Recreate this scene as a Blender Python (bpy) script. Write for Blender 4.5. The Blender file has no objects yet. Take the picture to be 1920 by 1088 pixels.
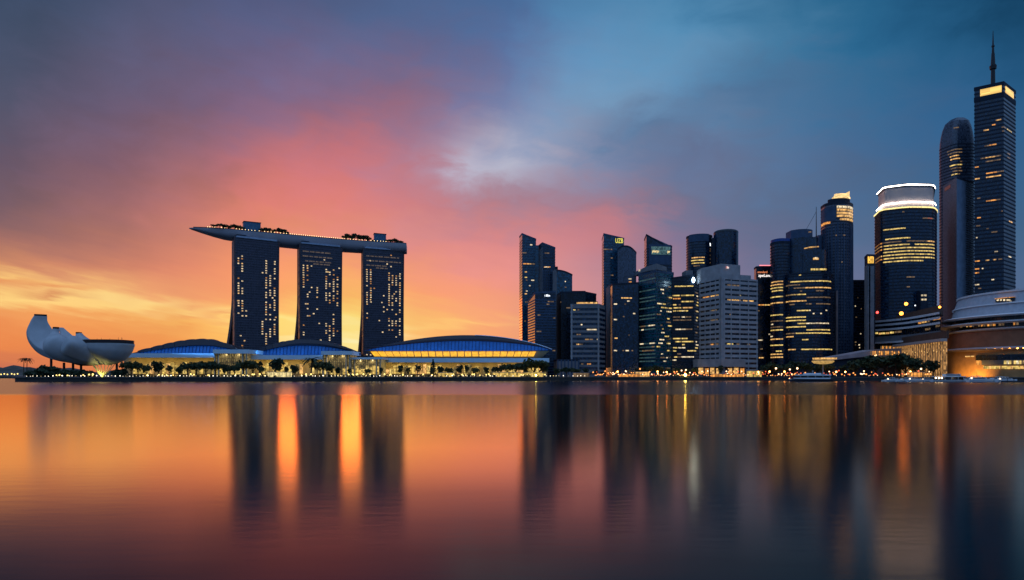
import bpy, math, random
from math import radians as R, sin, cos, pi, atan, tan, sqrt
random.seed(7)
S = bpy.context.scene
COL = S.collection

# ------------------------------------------------------------------ camera, render
F = 1280.0; CX = 960.0; HOR = 704.0; EYE = 6.0
cam = bpy.data.objects.new('camera', bpy.data.cameras.new('camera')); COL.objects.link(cam)
cam.location = (0, 0, EYE); cam.rotation_euler = (R(90), 0, 0)
cam.data.sensor_width = 36; cam.data.lens = 24.0
cam.data.shift_y = (HOR - 544) / 1920.0
cam.data.clip_start = 0.5; cam.data.clip_end = 30000
S.camera = cam
S.view_settings.view_transform = 'Standard'; S.view_settings.look = 'None'
S.view_settings.exposure = 0; S.view_settings.gamma = 1
S.render.engine = 'CYCLES'
cy = S.cycles
cy.use_denoising = True; cy.max_bounces = 5; cy.diffuse_bounces = 2; cy.glossy_bounces = 3
cy.sample_clamp_indirect = 6; cy.sample_clamp_direct = 0; cy.caustics_reflective = False; cy.use_light_tree = True

def lin(c):
    return tuple(((v/255)/12.92 if v/255 <= 0.04045 else ((v/255+0.055)/1.055)**2.4) for v in c)

# ------------------------------------------------------------------ sky: dusk colours by direction, Nishita underneath
SX = [0,160,320,480,640,800,960,1120,1280,1440,1600,1760,1920]
SKY = {
 -400: [(30,42,62),(34,44,64),(36,46,68),(38,48,72),(38,50,76),(36,54,84),(34,56,88),(34,60,92),(32,60,92),(28,55,86),(22,50,80),(18,44,72),(14,36,60)],
 0: [(62,76,102),(74,84,114),(86,88,120),(88,92,130),(86,98,138),(82,104,148),(76,108,155),(82,130,172),(78,130,170),(62,115,155),(42,102,142),(34,88,128),(20,66,100)],
 100: [(74,82,108),(92,88,115),(104,94,125),(110,100,138),(116,106,145),(108,108,150),(96,112,158),(104,142,185),(96,145,186),(76,130,170),(50,108,150),(42,96,138),(32,82,122)],
 200: [(86,86,110),(112,92,118),(126,98,125),(138,104,135),(156,110,138),(146,114,145),(122,122,165),(126,152,188),(116,144,180),(86,122,162),(66,110,152),(54,100,145),(46,94,138)],
 300: [(108,88,108),(136,96,112),(165,108,120),(208,118,125),(214,120,130),(188,125,145),(172,160,185),(152,148,178),(122,128,163),(96,118,155),(76,108,150),(64,102,145),(56,98,140)],
 380: [(128,95,105),(165,108,112),(200,120,115),(240,132,115),(238,132,125),(215,128,135),(175,132,152),(170,125,145),(120,118,148),(98,112,145),(84,108,145),(74,105,142),(66,100,138)],
 450: [(176,114,105),(186,118,108),(216,130,112),(245,145,110),(245,145,125),(235,140,138),(225,135,140),(205,130,140),(135,118,150),(105,112,145),(92,110,145),(80,106,142),(72,102,138)],
 500: [(216,142,102),(208,132,106),(228,138,110),(248,152,108),(250,162,112),(240,150,130),(232,145,140),(196,135,145),(138,120,148),(112,113,145),(98,110,145),(86,107,142),(76,103,140)],
 550: [(240,180,110),(244,185,118),(238,158,110),(244,155,105),(253,190,105),(250,160,115),(236,150,125),(202,140,145),(148,122,148),(116,114,145),(102,110,145),(90,108,142),(80,104,140)],
 600: [(236,148,88),(242,160,90),(246,180,98),(254,212,112),(255,225,125),(250,185,110),(240,160,115),(208,145,135),(152,125,146),(120,116,145),(105,111,145),(94,108,142),(84,104,140)],
 650: [(232,134,76),(235,140,78),(240,148,80),(253,200,105),(255,235,150),(250,180,104),(238,158,110),(208,145,130),(154,126,144),(122,116,144),(107,112,144),(96,108,142),(86,104,140)],
 704: [(200,112,84),(212,118,80),(232,142,82),(248,188,100),(254,222,135),(246,172,102),(232,152,108),(205,142,128),(152,125,142),(122,116,144),(107,112,144),(96,108,142),(86,104,140)],
}
SY = sorted(SKY)
def _w(a, v):
    if v <= a[0]: return 0, 0.0
    if v >= a[-1]: return len(a)-2, 1.0
    for i in range(len(a)-1):
        if a[i] <= v <= a[i+1]:
            return i, (v-a[i])/(a[i+1]-a[i])
def _tab(px, py):
    i, t = _w(SX, px); j, s = _w(SY, py); t = t*t*(3-2*t)*0.5+t*0.5
    A, B = SKY[SY[j]], SKY[SY[j+1]]
    return [((A[i][k]*(1-t)+A[i+1][k]*t)*(1-s)+(B[i][k]*(1-t)+B[i+1][k]*t)*s) for k in range(3)]
def _g(x): return math.exp(-x*x)
# streaks: (px0,py0,px1,py1,half thickness,colour,amount)
STREAK = [(-80,492,470,612,11,(253,205,122),.85),(-80,545,300,585,12,(254,214,130),.9),(120,545,470,592,12,(253,218,140),.75),(-20,518,150,545,5,(226,140,88),.8),(60,546,175,561,4,(205,125,85),.8),(300,566,400,584,5,(226,140,92),.7),(360,580,450,593,4,(232,150,96),.8),
          (-40,575,420,622,7,(236,150,86),.6),(280,585,440,606,4,(230,140,88),.6),(-50,612,300,632,10,(232,138,80),.5),
          (200,538,420,590,5,(244,170,112),.5),(500,598,760,612,7,(255,236,160),.6),(500,628,760,640,8,(255,244,186),.85),(770,612,960,606,6,(252,206,120),.6),
          (520,580,640,560,6,(252,200,110),.5),
          (1040,235,1380,75,40,(124,156,192),.3),(1110,272,1560,105,32,(84,112,150),.55)]
BLOB = [(935,297,80,46,(204,196,214),.85),(1010,240,110,46,(158,166,196),.6),(1160,170,150,62,(124,158,192),.55),(1240,80,160,80,(98,150,190),.45),
        (1140,425,90,28,(228,130,135),.55),(1000,470,110,36,(236,145,135),.3),(800,430,46,26,(226,150,148),.45),(1270,285,120,60,(96,110,146),.55),(1430,150,150,60,(70,108,148),.4),(560,330,120,70,(232,124,122),.4)]
def skycol(px, py):
    c = _tab(px, py)
    for bx, by, rx, ry, bc, a in BLOB:
        w = a*_g(math.hypot((px-bx)/rx, (py-by)/ry))
        c = [c[k]*(1-w)+bc[k]*w for k in range(3)]
    for x0, y0, x1, y1, h, sc, a in STREAK:
        t = (px-x0)/(x1-x0)
        if -0.15 < t < 1.15:
            e = max(0, min(1, (t+.15)/.3))*max(0, min(1, (1.15-t)/.3))
            w = a*e*_g((py-(y0+(y1-y0)*t))/h)
            c = [c[k]*(1-w)+sc[k]*w for k in range(3)]
    k = max(0, min(1, (520-py)/80))
    c = [c[0]*(1-.07*k), c[1]*(1-.025*k), c[2]*(1-.025*k)]
    return lin(c)

SUN_AZ = R(-15.5); SUN_EL = R(2.0)
W_ = bpy.data.worlds.new("World"); S.world = W_; W_.use_nodes = True
def build_sky():
    nt = W_.node_tree; N = nt.nodes; L = nt.links
    for n in list(N): N.remove(n)
    def nd(t, **k):
        n = N.new(t)
        for a, b in k.items(): setattr(n, a, b)
        return n
    def mth(op, a, b=None, c=None):
        n = nd('ShaderNodeMath', operation=op)
        for i, v in enumerate((a, b, c)):
            if v is None: continue
            if isinstance(v, (int, float)): n.inputs[i].default_value = v
            else: L.new(v, n.inputs[i])
        return n.outputs[0]
    def mp(v, a, b, c=0., d=1., smooth=False):
        n = nd('ShaderNodeMapRange'); n.interpolation_type = 'SMOOTHSTEP' if smooth else 'LINEAR'; n.clamp = True
        L.new(v, n.inputs[0])
        for i, q in zip((1,2,3,4), (a,b,c,d)): n.inputs[i].default_value = q
        return n.outputs[0]
    def mix(f, a, b, bt='MIX'):
        n = nd('ShaderNodeMix', data_type='RGBA', blend_type=bt)
        for s, v in zip((0, 6, 7), (f, a, b)):
            if isinstance(v, (int, float)): n.inputs[s].default_value = v
            elif isinstance(v, tuple): n.inputs[s].default_value = v
            else: L.new(v, n.inputs[s])
        return n.outputs[2]
    tc = nd('ShaderNodeTexCoord'); sep = nd('ShaderNodeSeparateXYZ'); L.new(tc.outputs['Generated'], sep.inputs[0])
    x, y, z = sep.outputs
    az = mth('ARCTAN2', x, y); el = mth('ARCSINE', z)
    # slow drifting cloud: warp the lookup with noise stretched along the horizon
    cb = nd('ShaderNodeCombineXYZ')
    L.new(mth('MULTIPLY', az, 1.6), cb.inputs[0]); L.new(mth('ADD', mth('MULTIPLY', el, 11.0), mth('MULTIPLY', az, 1.9)), cb.inputs[1])
    n1 = nd('ShaderNodeTexNoise'); n1.inputs['Scale'].default_value = 4.5; n1.inputs['Detail'].default_value = 5; n1.inputs['Roughness'].default_value = .55
    L.new(cb.outputs[0], n1.inputs['Vector'])
    low = mp(el, R(3), R(14), 1., 0.35)
    warp = mth('MULTIPLY', mth('MULTIPLY', mth('SUBTRACT', n1.outputs[0], 0.5), R(3.4)), low)
    n2 = nd('ShaderNodeTexNoise'); n2.inputs['Scale'].default_value = 5.0; n2.inputs['Detail'].default_value = 4; n2.inputs['Roughness'].default_value = .5
    L.new(tc.outputs['Generated'], n2.inputs['Vector'])
    warp2 = mth('MULTIPLY', mth('SUBTRACT', n2.outputs[0], 0.5), R(5.0))
    n3 = nd('ShaderNodeTexNoise'); n3.inputs['Scale'].default_value = 15.0; n3.inputs['Detail'].default_value = 6; n3.inputs['Roughness'].default_value = .56; n3.inputs['Distortion'].default_value = .4
    sq = nd('ShaderNodeMapping'); sq.inputs['Rotation'].default_value = (0, R(-28), 0); sq.inputs['Scale'].default_value = (.75, 1, 1.5); L.new(tc.outputs['Generated'], sq.inputs[0]); L.new(sq.outputs[0], n3.inputs['Vector'])
    hi = mp(el, R(6), R(13), 0., 1., True)
    w3 = mth('MULTIPLY', mth('MULTIPLY', mth('SUBTRACT', n3.outputs[0], 0.5), R(7.0)), hi)
    warp2 = mth('ADD', warp2, w3)
    el2 = mth('ADD', mth('ADD', el, warp), mth('MULTIPLY', w3, .8)); az2 = mth('ADD', az, warp2)
    AZ = R(52)
    fac = mp(az2, -AZ, AZ)
    rows = [704,680,662,648,638,629,621,614,607,600,593,586,579,572,565,558,551,544,537,530,523,516,509,502,495,487,478,468,455,440,420,390,360,330,300,270,240,200,160,120,70,20,-60,-400]
    prev = None
    for i, py0 in enumerate(rows):
        e = atan((HOR-py0)/F)
        cr = nd('ShaderNodeValToRGB'); cr.color_ramp.interpolation = 'LINEAR'
        es = cr.color_ramp.elements
        n = 31
        while len(es) < n: es.new(0.5)
        for k in range(n):
            a = R(-42 + 84*k/(n-1)); u = tan(a)
            es[k].position = (a+AZ)/(2*AZ)
        for k in range(n):
            a = (es[k].position*2*AZ)-AZ; u = tan(a)
            c = skycol(CX+F*u, HOR-F*tan(e)*sqrt(1+u*u))
            es[k].color = (c[0], c[1], c[2], 1)
        L.new(fac, cr.inputs[0])
        if prev is None: prev = (cr.outputs[0], e)
        else:
            f = mp(el2, prev[1], e)
            prev = (mix(f, prev[0], cr.outputs[0]), e)
    front = prev[0]
    # the dusk half of the sky, behind and overhead
    bk = nd('ShaderNodeValToRGB'); es = bk.color_ramp.elements
    es[0].position = 0; es[0].color = BACK[0]; es[1].position = 1; es[1].color = BACK[2]
    m = es.new(.35); m.color = BACK[1]
    L.new(mp(el, 0., R(75)), bk.inputs[0])
    side = mp(mth('ABSOLUTE', az), R(40), R(70), 0, 1, True)
    c = mix(side, front, bk.outputs[0])
    c = mix(mp(el, R(40), R(80), 0, 1, True), c, bk.outputs[0])
    # faint cloud texture
    v = mp(n2.outputs[0], .3, .7, .94, 1.06)
    v = mth('MULTIPLY', v, mth('ADD', 1.0, mth('MULTIPLY', mth('SUBTRACT', n3.outputs[0], 0.5), mth('MULTIPLY', hi, .30))))
    hs = nd('ShaderNodeVectorMath', operation='SCALE'); L.new(c, hs.inputs[0]); L.new(v, hs.inputs['Scale'])
    c = hs.outputs[0]
    c = mix(mp(z, -.02, 0., 1, 0), c, (.02,.03,.045,1))
    sk = nd('ShaderNodeTexSky'); sk.sky_type = 'NISHITA'; sk.sun_disc = False
    sk.sun_elevation = SUN_EL; sk.sun_rotation = SUN_AZ; sk.air_density = 1.5; sk.dust_density = 2.0
    b1 = nd('ShaderNodeBackground'); L.new(c, b1.inputs[0]); b1.inputs[1].default_value = 1.0
    b2 = nd('ShaderNodeBackground'); L.new(sk.outputs[0], b2.inputs[0]); b2.inputs[1].default_value = 0.0015
    ad = nd('ShaderNodeAddShader'); L.new(b1.outputs[0], ad.inputs[0]); L.new(b2.outputs[0], ad.inputs[1])
    out = nd('ShaderNodeOutputWorld'); L.new(ad.outputs[0], out.inputs[0])
BACK = [(.055,.10,.19,1),(.18,.34,.64,1),(.26,.44,.78,1)]
build_sky()
W_.cycles.sampling_method = 'MANUAL'; W_.cycles.sample_map_resolution = 512

sun = bpy.data.objects.new('sun', bpy.data.lights.new('sun', 'SUN')); COL.objects.link(sun)
sun.data.energy = 0.085; sun.data.angle = R(9); sun.data.color = (1, .11, .01)
from mathutils import Vector
_sd = Vector((sin(SUN_AZ)*cos(SUN_EL), cos(SUN_AZ)*cos(SUN_EL), sin(SUN_EL)))
sun.rotation_euler = _sd.to_track_quat('Z', 'Y').to_euler()

# ------------------------------------------------------------------ helpers
def X(px, Y): return (px-CX)/F*Y
def Z(py, Y): return EYE + (HOR-py)/F*Y
def P(px, py, Y): return Vector((X(px, Y), Y, Z(py, Y)))
def XY(px, Y): return (X(px, Y), Y)
GZ = 4.0

def tag(o, label=None, cat=None, group=None, kind=None):
    if label: o['label'] = label
    if cat: o['category'] = cat
    if group: o['group'] = group
    if kind: o['kind'] = kind
    return o
def thing(name, label, cat, loc, group=None):
    o = bpy.data.objects.new(name, None); COL.objects.link(o); o.location = loc; o.empty_display_size = 1
    return tag(o, label, cat, group)
def rootloc(o):
    v = Vector((0,0,0))
    while o is not None: v = v + o.location; o = o.parent
    return v

class MB:
    def __init__(s): s.v = []; s.f = []; s.m = []
    def add(s, vs, fs, mi=0):
        b = len(s.v); s.v += [tuple(v) for v in vs]
        for f in fs: s.f.append(tuple(b+i for i in f)); s.m.append(mi)
    def box(s, x0, x1, y0, y1, z0, z1, mi=0):
        s.add([(x0,y0,z0),(x1,y0,z0),(x1,y1,z0),(x0,y1,z0),(x0,y0,z1),(x1,y0,z1),(x1,y1,z1),(x0,y1,z1)],
              [(0,3,2,1),(4,5,6,7),(0,1,5,4),(1,2,6,5),(2,3,7,6),(3,0,4,7)], mi)
    def prism(s, poly, z0, z1, mi=0):
        n = len(poly)
        zz0 = z0 if isinstance(z0, (list, tuple)) else [z0]*n
        zz1 = z1 if isinstance(z1, (list, tuple)) else [z1]*n
        vs = [(p[0],p[1],zz0[i]) for i, p in enumerate(poly)] + [(p[0],p[1],zz1[i]) for i, p in enumerate(poly)]
        fs = [tuple(range(n-1,-1,-1)), tuple(range(n, 2*n))] + [(i,(i+1)%n,n+(i+1)%n,n+i) for i in range(n)]
        s.add(vs, fs, mi)
    def tube(s, p0, p1, r0, r1, n=8, mi=0, cap=True):
        p0 = Vector(p0); p1 = Vector(p1); d = (p1-p0).normalized()
        a = d.orthogonal().normalized(); b = d.cross(a)
        vs = []
        for p, r in ((p0, r0), (p1, r1)):
            for i in range(n):
                t = 2*pi*i/n; vs.append(p + a*(r*cos(t)) + b*(r*sin(t)))
        fs = [(i,(i+1)%n,n+(i+1)%n,n+i) for i in range(n)]
        if cap: fs += [tuple(range(n-1,-1,-1)), tuple(range(n,2*n))]
        s.add(vs, fs, mi)
    def loft(s, secs, cap0=True, cap1=True, mi=0):
        n = len(secs[0]); vs = [p for q in secs for p in q]; fs = []
        for j in range(len(secs)-1):
            for i in range(n):
                k = (i+1) % n; fs.append((j*n+i, j*n+k, (j+1)*n+k, (j+1)*n+i))
        if cap0: fs.append(tuple(range(n-1,-1,-1)))
        if cap1: fs.append(tuple((len(secs)-1)*n+i for i in range(n)))
        s.add(vs, fs, mi)
    def ball(s, c, r, nu=8, nv=5, mi=0, sz=1.0):
        vs = [(c[0],c[1],c[2]+r*sz)]
        for j in range(1, nv):
            for i in range(nu):
                t = pi*j/nv; a = 2*pi*i/nu
                vs.append((c[0]+r*sin(t)*cos(a), c[1]+r*sin(t)*sin(a), c[2]+r*sz*cos(t)))
        vs.append((c[0],c[1],c[2]-r*sz)); e = len(vs)-1
        fs = [(0,1+i,1+(i+1)%nu) for i in range(nu)]
        for j in range(nv-2):
            for i in range(nu):
                a = 1+j*nu+i; b = 1+j*nu+(i+1)%nu; fs.append((a,a+nu,b+nu,b))
        q = 1+(nv-2)*nu
        fs += [(q+i,e,q+(i+1)%nu) for i in range(nu)]
        s.add(vs, fs, mi)
    def obox(s, p0, p1, w, z0, z1, mi=0, side=0.0):
        """box along the segment p0-p1 in plan, width w (centred, shifted by side)"""
        dx, dy = p1[0]-p0[0], p1[1]-p0[1]; l = math.hypot(dx, dy) or 1; nx, ny = dy/l, -dx/l
        a, b = side-w/2, side+w/2
        s.prism([(p0[0]+nx*b,p0[1]+ny*b),(p1[0]+nx*b,p1[1]+ny*b),(p1[0]+nx*a,p1[1]+ny*a),(p0[0]+nx*a,p0[1]+ny*a)], z0, z1, mi)
    def build(s, name, mat, parent=None, smooth=False, loc=None):
        o0 = rootloc(parent) if parent else Vector(loc or (0,0,0))
        me = bpy.data.meshes.new(name)
        me.from_pydata([(v[0]-o0.x, v[1]-o0.y, v[2]-o0.z) for v in s.v], [], s.f); me.update()
        for m in (mat if isinstance(mat, (list, tuple)) else [mat]): me.materials.append(m)
        for p, mi in zip(me.polygons, s.m): p.material_index = mi; p.use_smooth = smooth
        if smooth: me.set_sharp_from_angle(angle=R(42))
        o = bpy.data.objects.new(name, me); COL.objects.link(o)
        if parent: o.parent = parent
        elif loc: o.location = loc
        return o

def copy_tree(o, parent=None):
    c = o.copy(); COL.objects.link(c); c.parent = parent
    for ch in list(o.children): copy_tree(ch, c)
    return c

def area2(poly): return sum(poly[i][0]*poly[(i+1)%len(poly)][1]-poly[(i+1)%len(poly)][0]*poly[i][1] for i in range(len(poly)))
def offset(poly, o):
    n = len(poly); out = []
    for i in range(n):
        a, b, c = poly[i-1], poly[i], poly[(i+1)%n]
        d1 = Vector((b[0]-a[0], b[1]-a[1])); d2 = Vector((c[0]-b[0], c[1]-b[1]))
        if d1.length < 1e-6 or d2.length < 1e-6: out.append(b); continue
        d1.normalize(); d2.normalize()
        n1 = Vector((d1.y,-d1.x)); n2 = Vector((d2.y,-d2.x)); m = n1+n2
        if m.length < 1e-4: m = n1.copy()
        m.normalize(); k = o/max(.45, m.dot(n1))
        out.append((b[0]+m.x*k, b[1]+m.y*k))
    return out
def rounded(poly, rad, which=None, n=4):
    out = []; N = len(poly)
    for i in range(N):
        if which is not None and i not in which: out.append(poly[i]); continue
        a, b, c = Vector(poly[i-1]), Vector(poly[i]), Vector(poly[(i+1)%N])
        r1 = min(rad, (a-b).length*.48); r2 = min(rad, (c-b).length*.48)
        p = b+(a-b).normalized()*r1; q = b+(c-b).normalized()*r2
        for k in range(n+1):
            t = k/n; out.append(tuple(p*(1-t)**2+b*2*t*(1-t)+q*t*t))
    return out
def ellipse(cx, cyy, rx, ry, n=28, rot=0):
    o = []
    for i in range(n):
        t = 2*pi*i/n; x, y = rx*cos(t), ry*sin(t)
        o.append((cx+x*cos(rot)-y*sin(rot), cyy+x*sin(rot)+y*cos(rot)))
    return o

# ------------------------------------------------------------------ materials
MC = {}
def newmat(name):
    m = bpy.data.materials.new(name); m.use_nodes = True
    return m, m.node_tree.nodes, m.node_tree.links, m.node_tree.nodes['Principled BSDF']
def snap_noise(N, L, sx, sy, sz):
    g = N.new('ShaderNodeNewGeometry'); v = N.new('ShaderNodeVectorMath'); v.operation = 'SNAP'
    L.new(g.outputs['Position'], v.inputs[0]); v.inputs[1].default_value = (sx, sy, sz)
    w = N.new('ShaderNodeTexWhiteNoise'); w.noise_dimensions = '3D'; L.new(v.outputs[0], w.inputs[0])
    return w.outputs[0]
def glass(name, c, rough=.14, var=.8, ior=1.7, cell=(1.7,1.7,2.0)):
    if name in MC: return MC[name]
    m, N, L, b = newmat(name)
    w = snap_noise(N, L, *cell)
    mx = N.new('ShaderNodeMix'); mx.data_type = 'RGBA'; L.new(w, mx.inputs[0])
    mx.inputs[6].default_value = (*[v*(1-var) for v in c], 1); mx.inputs[7].default_value = (*[v*(1+var) for v in c], 1)
    L.new(mx.outputs[2], b.inputs['Base Color'])
    r = N.new('ShaderNodeMapRange'); L.new(w, r.inputs[0]); r.inputs[3].default_value = rough*.7; r.inputs[4].default_value = rough*1.5
    L.new(r.outputs[0], b.inputs['Roughness'])
    b.inputs['IOR'].default_value = ior
    MC[name] = m; return m
def stone(name, c, rough=.75, var=.18, scale=.15, spec=.3, metal=0):
    if name in MC: return MC[name]
    m, N, L, b = newmat(name)
    g = N.new('ShaderNodeNewGeometry'); n = N.new('ShaderNodeTexNoise'); n.inputs['Scale'].default_value = scale; n.inputs['Detail'].default_value = 6
    L.new(g.outputs['Position'], n.inputs['Vector'])
    mp = N.new('ShaderNodeMapRange'); L.new(n.outputs[0], mp.inputs[0]); mp.inputs[1].default_value = .3; mp.inputs[2].default_value = .7
    mx = N.new('ShaderNodeMix'); mx.data_type = 'RGBA'; L.new(mp.outputs[0], mx.inputs[0])
    mx.inputs[6].default_value = (*[v*(1-var) for v in c], 1); mx.inputs[7].default_value = (*[min(1,v*(1+var)) for v in c], 1)
    L.new(mx.outputs[2], b.inputs['Base Color']); b.inputs['Roughness'].default_value = rough
    b.inputs['Specular IOR Level'].default_value = spec; b.inputs['Metallic'].default_value = metal
    MC[name] = m; return m
def emit(name, c, s, mott=.7, cell=(1.7,1.7,2.1), sample=False):
    if name in MC: return MC[name]
    m, N, L, b = newmat(name)
    b.inputs['Base Color'].default_value = (.02,.02,.02,1); b.inputs['Roughness'].default_value = .3
    b.inputs['Emission Color'].default_value = (*c, 1)
    if mott > 0:
        w = snap_noise(N, L, *cell)
        r = N.new('ShaderNodeMapRange'); L.new(w, r.inputs[0]); r.inputs[3].default_value = s*(1-mott); r.inputs[4].default_value = s*(1+mott*.4)
        L.new(r.outputs[0], b.inputs['Emission Strength'])
    else: b.inputs['Emission Strength'].default_value = s
    m.cycles.emission_sampling = 'AUTO' if sample else 'NONE'
    MC[name] = m; return m
WARM = emit('window_warm', (1,.55,.17), .95)
YEL = emit('window_yellow', (1,.70,.20), .9)
PALE = emit('window_pale', (1,.80,.50), 1.0)
ORA = emit('window_orange', (1,.40,.08), .95)
DIM = emit('window_dim', (.8,.5,.25), .22)
TEAL = emit('window_teal', (.35,.75,.8), .16)
WHITE = emit('light_white', (.9,.95,1), 2.2, 0)
ROOMS = [WARM, WARM, YEL, PALE, DIM]

# ------------------------------------------------------------------ ground and water
def water_mat():
    m = bpy.data.materials.new('water'); m.use_nodes = True; N = m.node_tree.nodes; L = m.node_tree.links
    N.remove(N['Principled BSDF'])
    g = N.new('ShaderNodeNewGeometry'); sp = N.new('ShaderNodeSeparateXYZ'); L.new(g.outputs['Position'], sp.inputs[0])
    # ruffled water far out, calm water near
    n = N.new('ShaderNodeTexNoise'); n.inputs['Scale'].default_value = .012; n.inputs['Detail'].default_value = 3; L.new(g.outputs['Position'], n.inputs['Vector'])
    a = N.new('ShaderNodeMath'); a.operation = 'MULTIPLY_ADD'; L.new(n.outputs[0], a.inputs[0]); a.inputs[1].default_value = 36; L.new(sp.outputs[1], a.inputs[2])
    r = N.new('ShaderNodeMapRange'); r.interpolation_type = 'SMOOTHSTEP'; L.new(a.outputs[0], r.inputs[0])
    r.inputs[1].default_value = 214; r.inputs[2].default_value = 244; r.inputs[3].default_value = .15; r.inputs[4].default_value = .26
    mp = N.new('ShaderNodeMapping'); mp.inputs['Scale'].default_value = (.45, 1.3, 1); L.new(g.outputs['Position'], mp.inputs[0])
    n2 = N.new('ShaderNodeTexNoise'); n2.inputs['Scale'].default_value = 1.0; n2.inputs['Detail'].default_value = 3; L.new(mp.outputs[0], n2.inputs['Vector'])
    bp = N.new('ShaderNodeBump'); bp.inputs['Strength'].default_value = .12; bp.inputs['Distance'].default_value = .05; L.new(n2.outputs[0], bp.inputs['Height'])
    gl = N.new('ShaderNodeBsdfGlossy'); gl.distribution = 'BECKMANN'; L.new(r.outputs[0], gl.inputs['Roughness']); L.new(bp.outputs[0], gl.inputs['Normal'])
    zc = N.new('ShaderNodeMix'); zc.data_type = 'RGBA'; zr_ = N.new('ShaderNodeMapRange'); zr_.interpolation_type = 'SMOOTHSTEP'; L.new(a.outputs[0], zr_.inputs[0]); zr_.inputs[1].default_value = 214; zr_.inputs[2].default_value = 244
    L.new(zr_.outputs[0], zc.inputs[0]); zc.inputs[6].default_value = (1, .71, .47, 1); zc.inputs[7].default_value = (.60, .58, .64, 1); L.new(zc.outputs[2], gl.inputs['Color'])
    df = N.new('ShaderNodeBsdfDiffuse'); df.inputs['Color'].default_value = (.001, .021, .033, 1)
    # deep teal water, its colour lifted at grazing views to imitate cooler reflections
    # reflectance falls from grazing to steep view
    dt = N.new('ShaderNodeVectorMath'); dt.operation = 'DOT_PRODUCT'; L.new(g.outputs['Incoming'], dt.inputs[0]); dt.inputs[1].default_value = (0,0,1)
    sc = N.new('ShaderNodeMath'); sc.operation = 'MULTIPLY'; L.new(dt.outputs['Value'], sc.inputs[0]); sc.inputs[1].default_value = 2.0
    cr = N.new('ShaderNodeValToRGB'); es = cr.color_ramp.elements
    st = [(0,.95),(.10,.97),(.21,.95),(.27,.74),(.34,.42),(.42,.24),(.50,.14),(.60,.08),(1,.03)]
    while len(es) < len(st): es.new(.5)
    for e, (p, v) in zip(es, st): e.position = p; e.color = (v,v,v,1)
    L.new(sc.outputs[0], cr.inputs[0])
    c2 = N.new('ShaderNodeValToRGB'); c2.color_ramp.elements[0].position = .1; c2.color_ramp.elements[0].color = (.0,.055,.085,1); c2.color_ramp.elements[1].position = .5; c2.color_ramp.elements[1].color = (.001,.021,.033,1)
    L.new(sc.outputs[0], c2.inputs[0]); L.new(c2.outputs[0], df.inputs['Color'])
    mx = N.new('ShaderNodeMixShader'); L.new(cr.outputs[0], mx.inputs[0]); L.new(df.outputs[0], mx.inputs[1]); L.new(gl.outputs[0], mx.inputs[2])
    L.new(mx.outputs[0], N['Material Output'].inputs[0])
    return m
WATER = water_mat()
mb = MB(); mb.add([(-9000,-600,0),(9000,-600,0),(9000,9000,0),(-9000,9000,0)], [(0,1,2,3)])
tag(mb.build('water', WATER), kind='structure')

SHORE = [(28,640),(120,636),(250,650),(640,690),(1030,760),(1240,790),(1440,768),(1640,722),(1730,690),(1940,650)]
shore = [XY(*p) for p in SHORE]
land = shore + [(1500,640),(8500,640),(8500,8000),(-8500,8000),(-8500,1900),XY(-500,1500),XY(-60,1400),XY(22,1370),XY(52,900),XY(40,700)]
mb = MB(); mb.prism(land, -1.5, GZ)
tag(mb.build('ground', stone('ground', (.06,.058,.055), .9)), kind='structure')
# quay wall with a stone coping along the water
mb = MB()
for a, b in zip(shore[:-1], shore[1:]):
    mb.obox(a, b, 1.2, GZ-.5, GZ+.35, side=.35)
tag(mb.build('quay_coping', stone('coping', (.11,.10,.10), .8)), kind='structure')
def on_shore(px, back=0.0):
    for (a, b) in zip(SHORE[:-1], SHORE[1:]):
        if a[0] <= px <= b[0]:
            A, B = Vector(XY(*a)), Vector(XY(*b)); u = (px-CX)/F
            # intersect ray x = u*y with segment
            d = B-A; den = d.x-u*d.y
            t = (u*A.y-A.x)/den; q = A+d*t
            return Vector((u*(q.y+back), q.y+back))
    return Vector(XY(px, 650+back))
def far_hills():
    mb = MB(); n = 160; secs = []
    for i in range(n+1):
        px = -700 + i*(1000/n); Y = 2600
        h = 15+14*max(0, sin(px*.013+1))+7*sin(px*.061)+3.5*sin(px*.23+2)+2.2*sin(px*.71)+2*random.random()
        x = X(px, Y); secs.append([(x,Y-260,0),(x,Y-90,h*.62),(x,Y,h+6),(x,Y+260,0)])
    mb.loft(secs, True, True)
    return mb.build('hills', stone('hill_wood', (.10,.085,.075), .95, .4, .02), smooth=False)
tag(far_hills(), kind='structure')

# ------------------------------------------------------------------ tower builder
G_BLUE = glass('glass_blue', (.005,.07,.13), .16, ior=1.7)
G_NAVY = glass('glass_navy', (.003,.024,.058), .2, ior=1.6)
G_TEAL = glass('glass_teal', (.006,.09,.12), .16, ior=1.7)
G_SLATE = glass('glass_slate', (.06,.08,.125), .3, .4, 1.6)
G_DARK = glass('glass_dark', (.003,.012,.026), .22, ior=1.5)
C_PALE = stone('concrete_pale', (.36,.36,.38), .8)
C_GREY = stone('concrete_grey', (.20,.205,.225), .8)
C_BLUE = stone('panel_blue', (.06,.10,.17), .7, spec=.2)
C_DARK = stone('panel_dark', (.024,.034,.055), .7, spec=.15)
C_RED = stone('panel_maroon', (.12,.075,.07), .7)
C_WHITE = stone('panel_white', (.62,.62,.64), .6, .08)
ROOFM = stone('roof_grey', (.08,.08,.09), .9)
STEEL = stone('steel_dark', (.03,.03,.035), .5, .1, .2, .5, .4)

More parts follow.
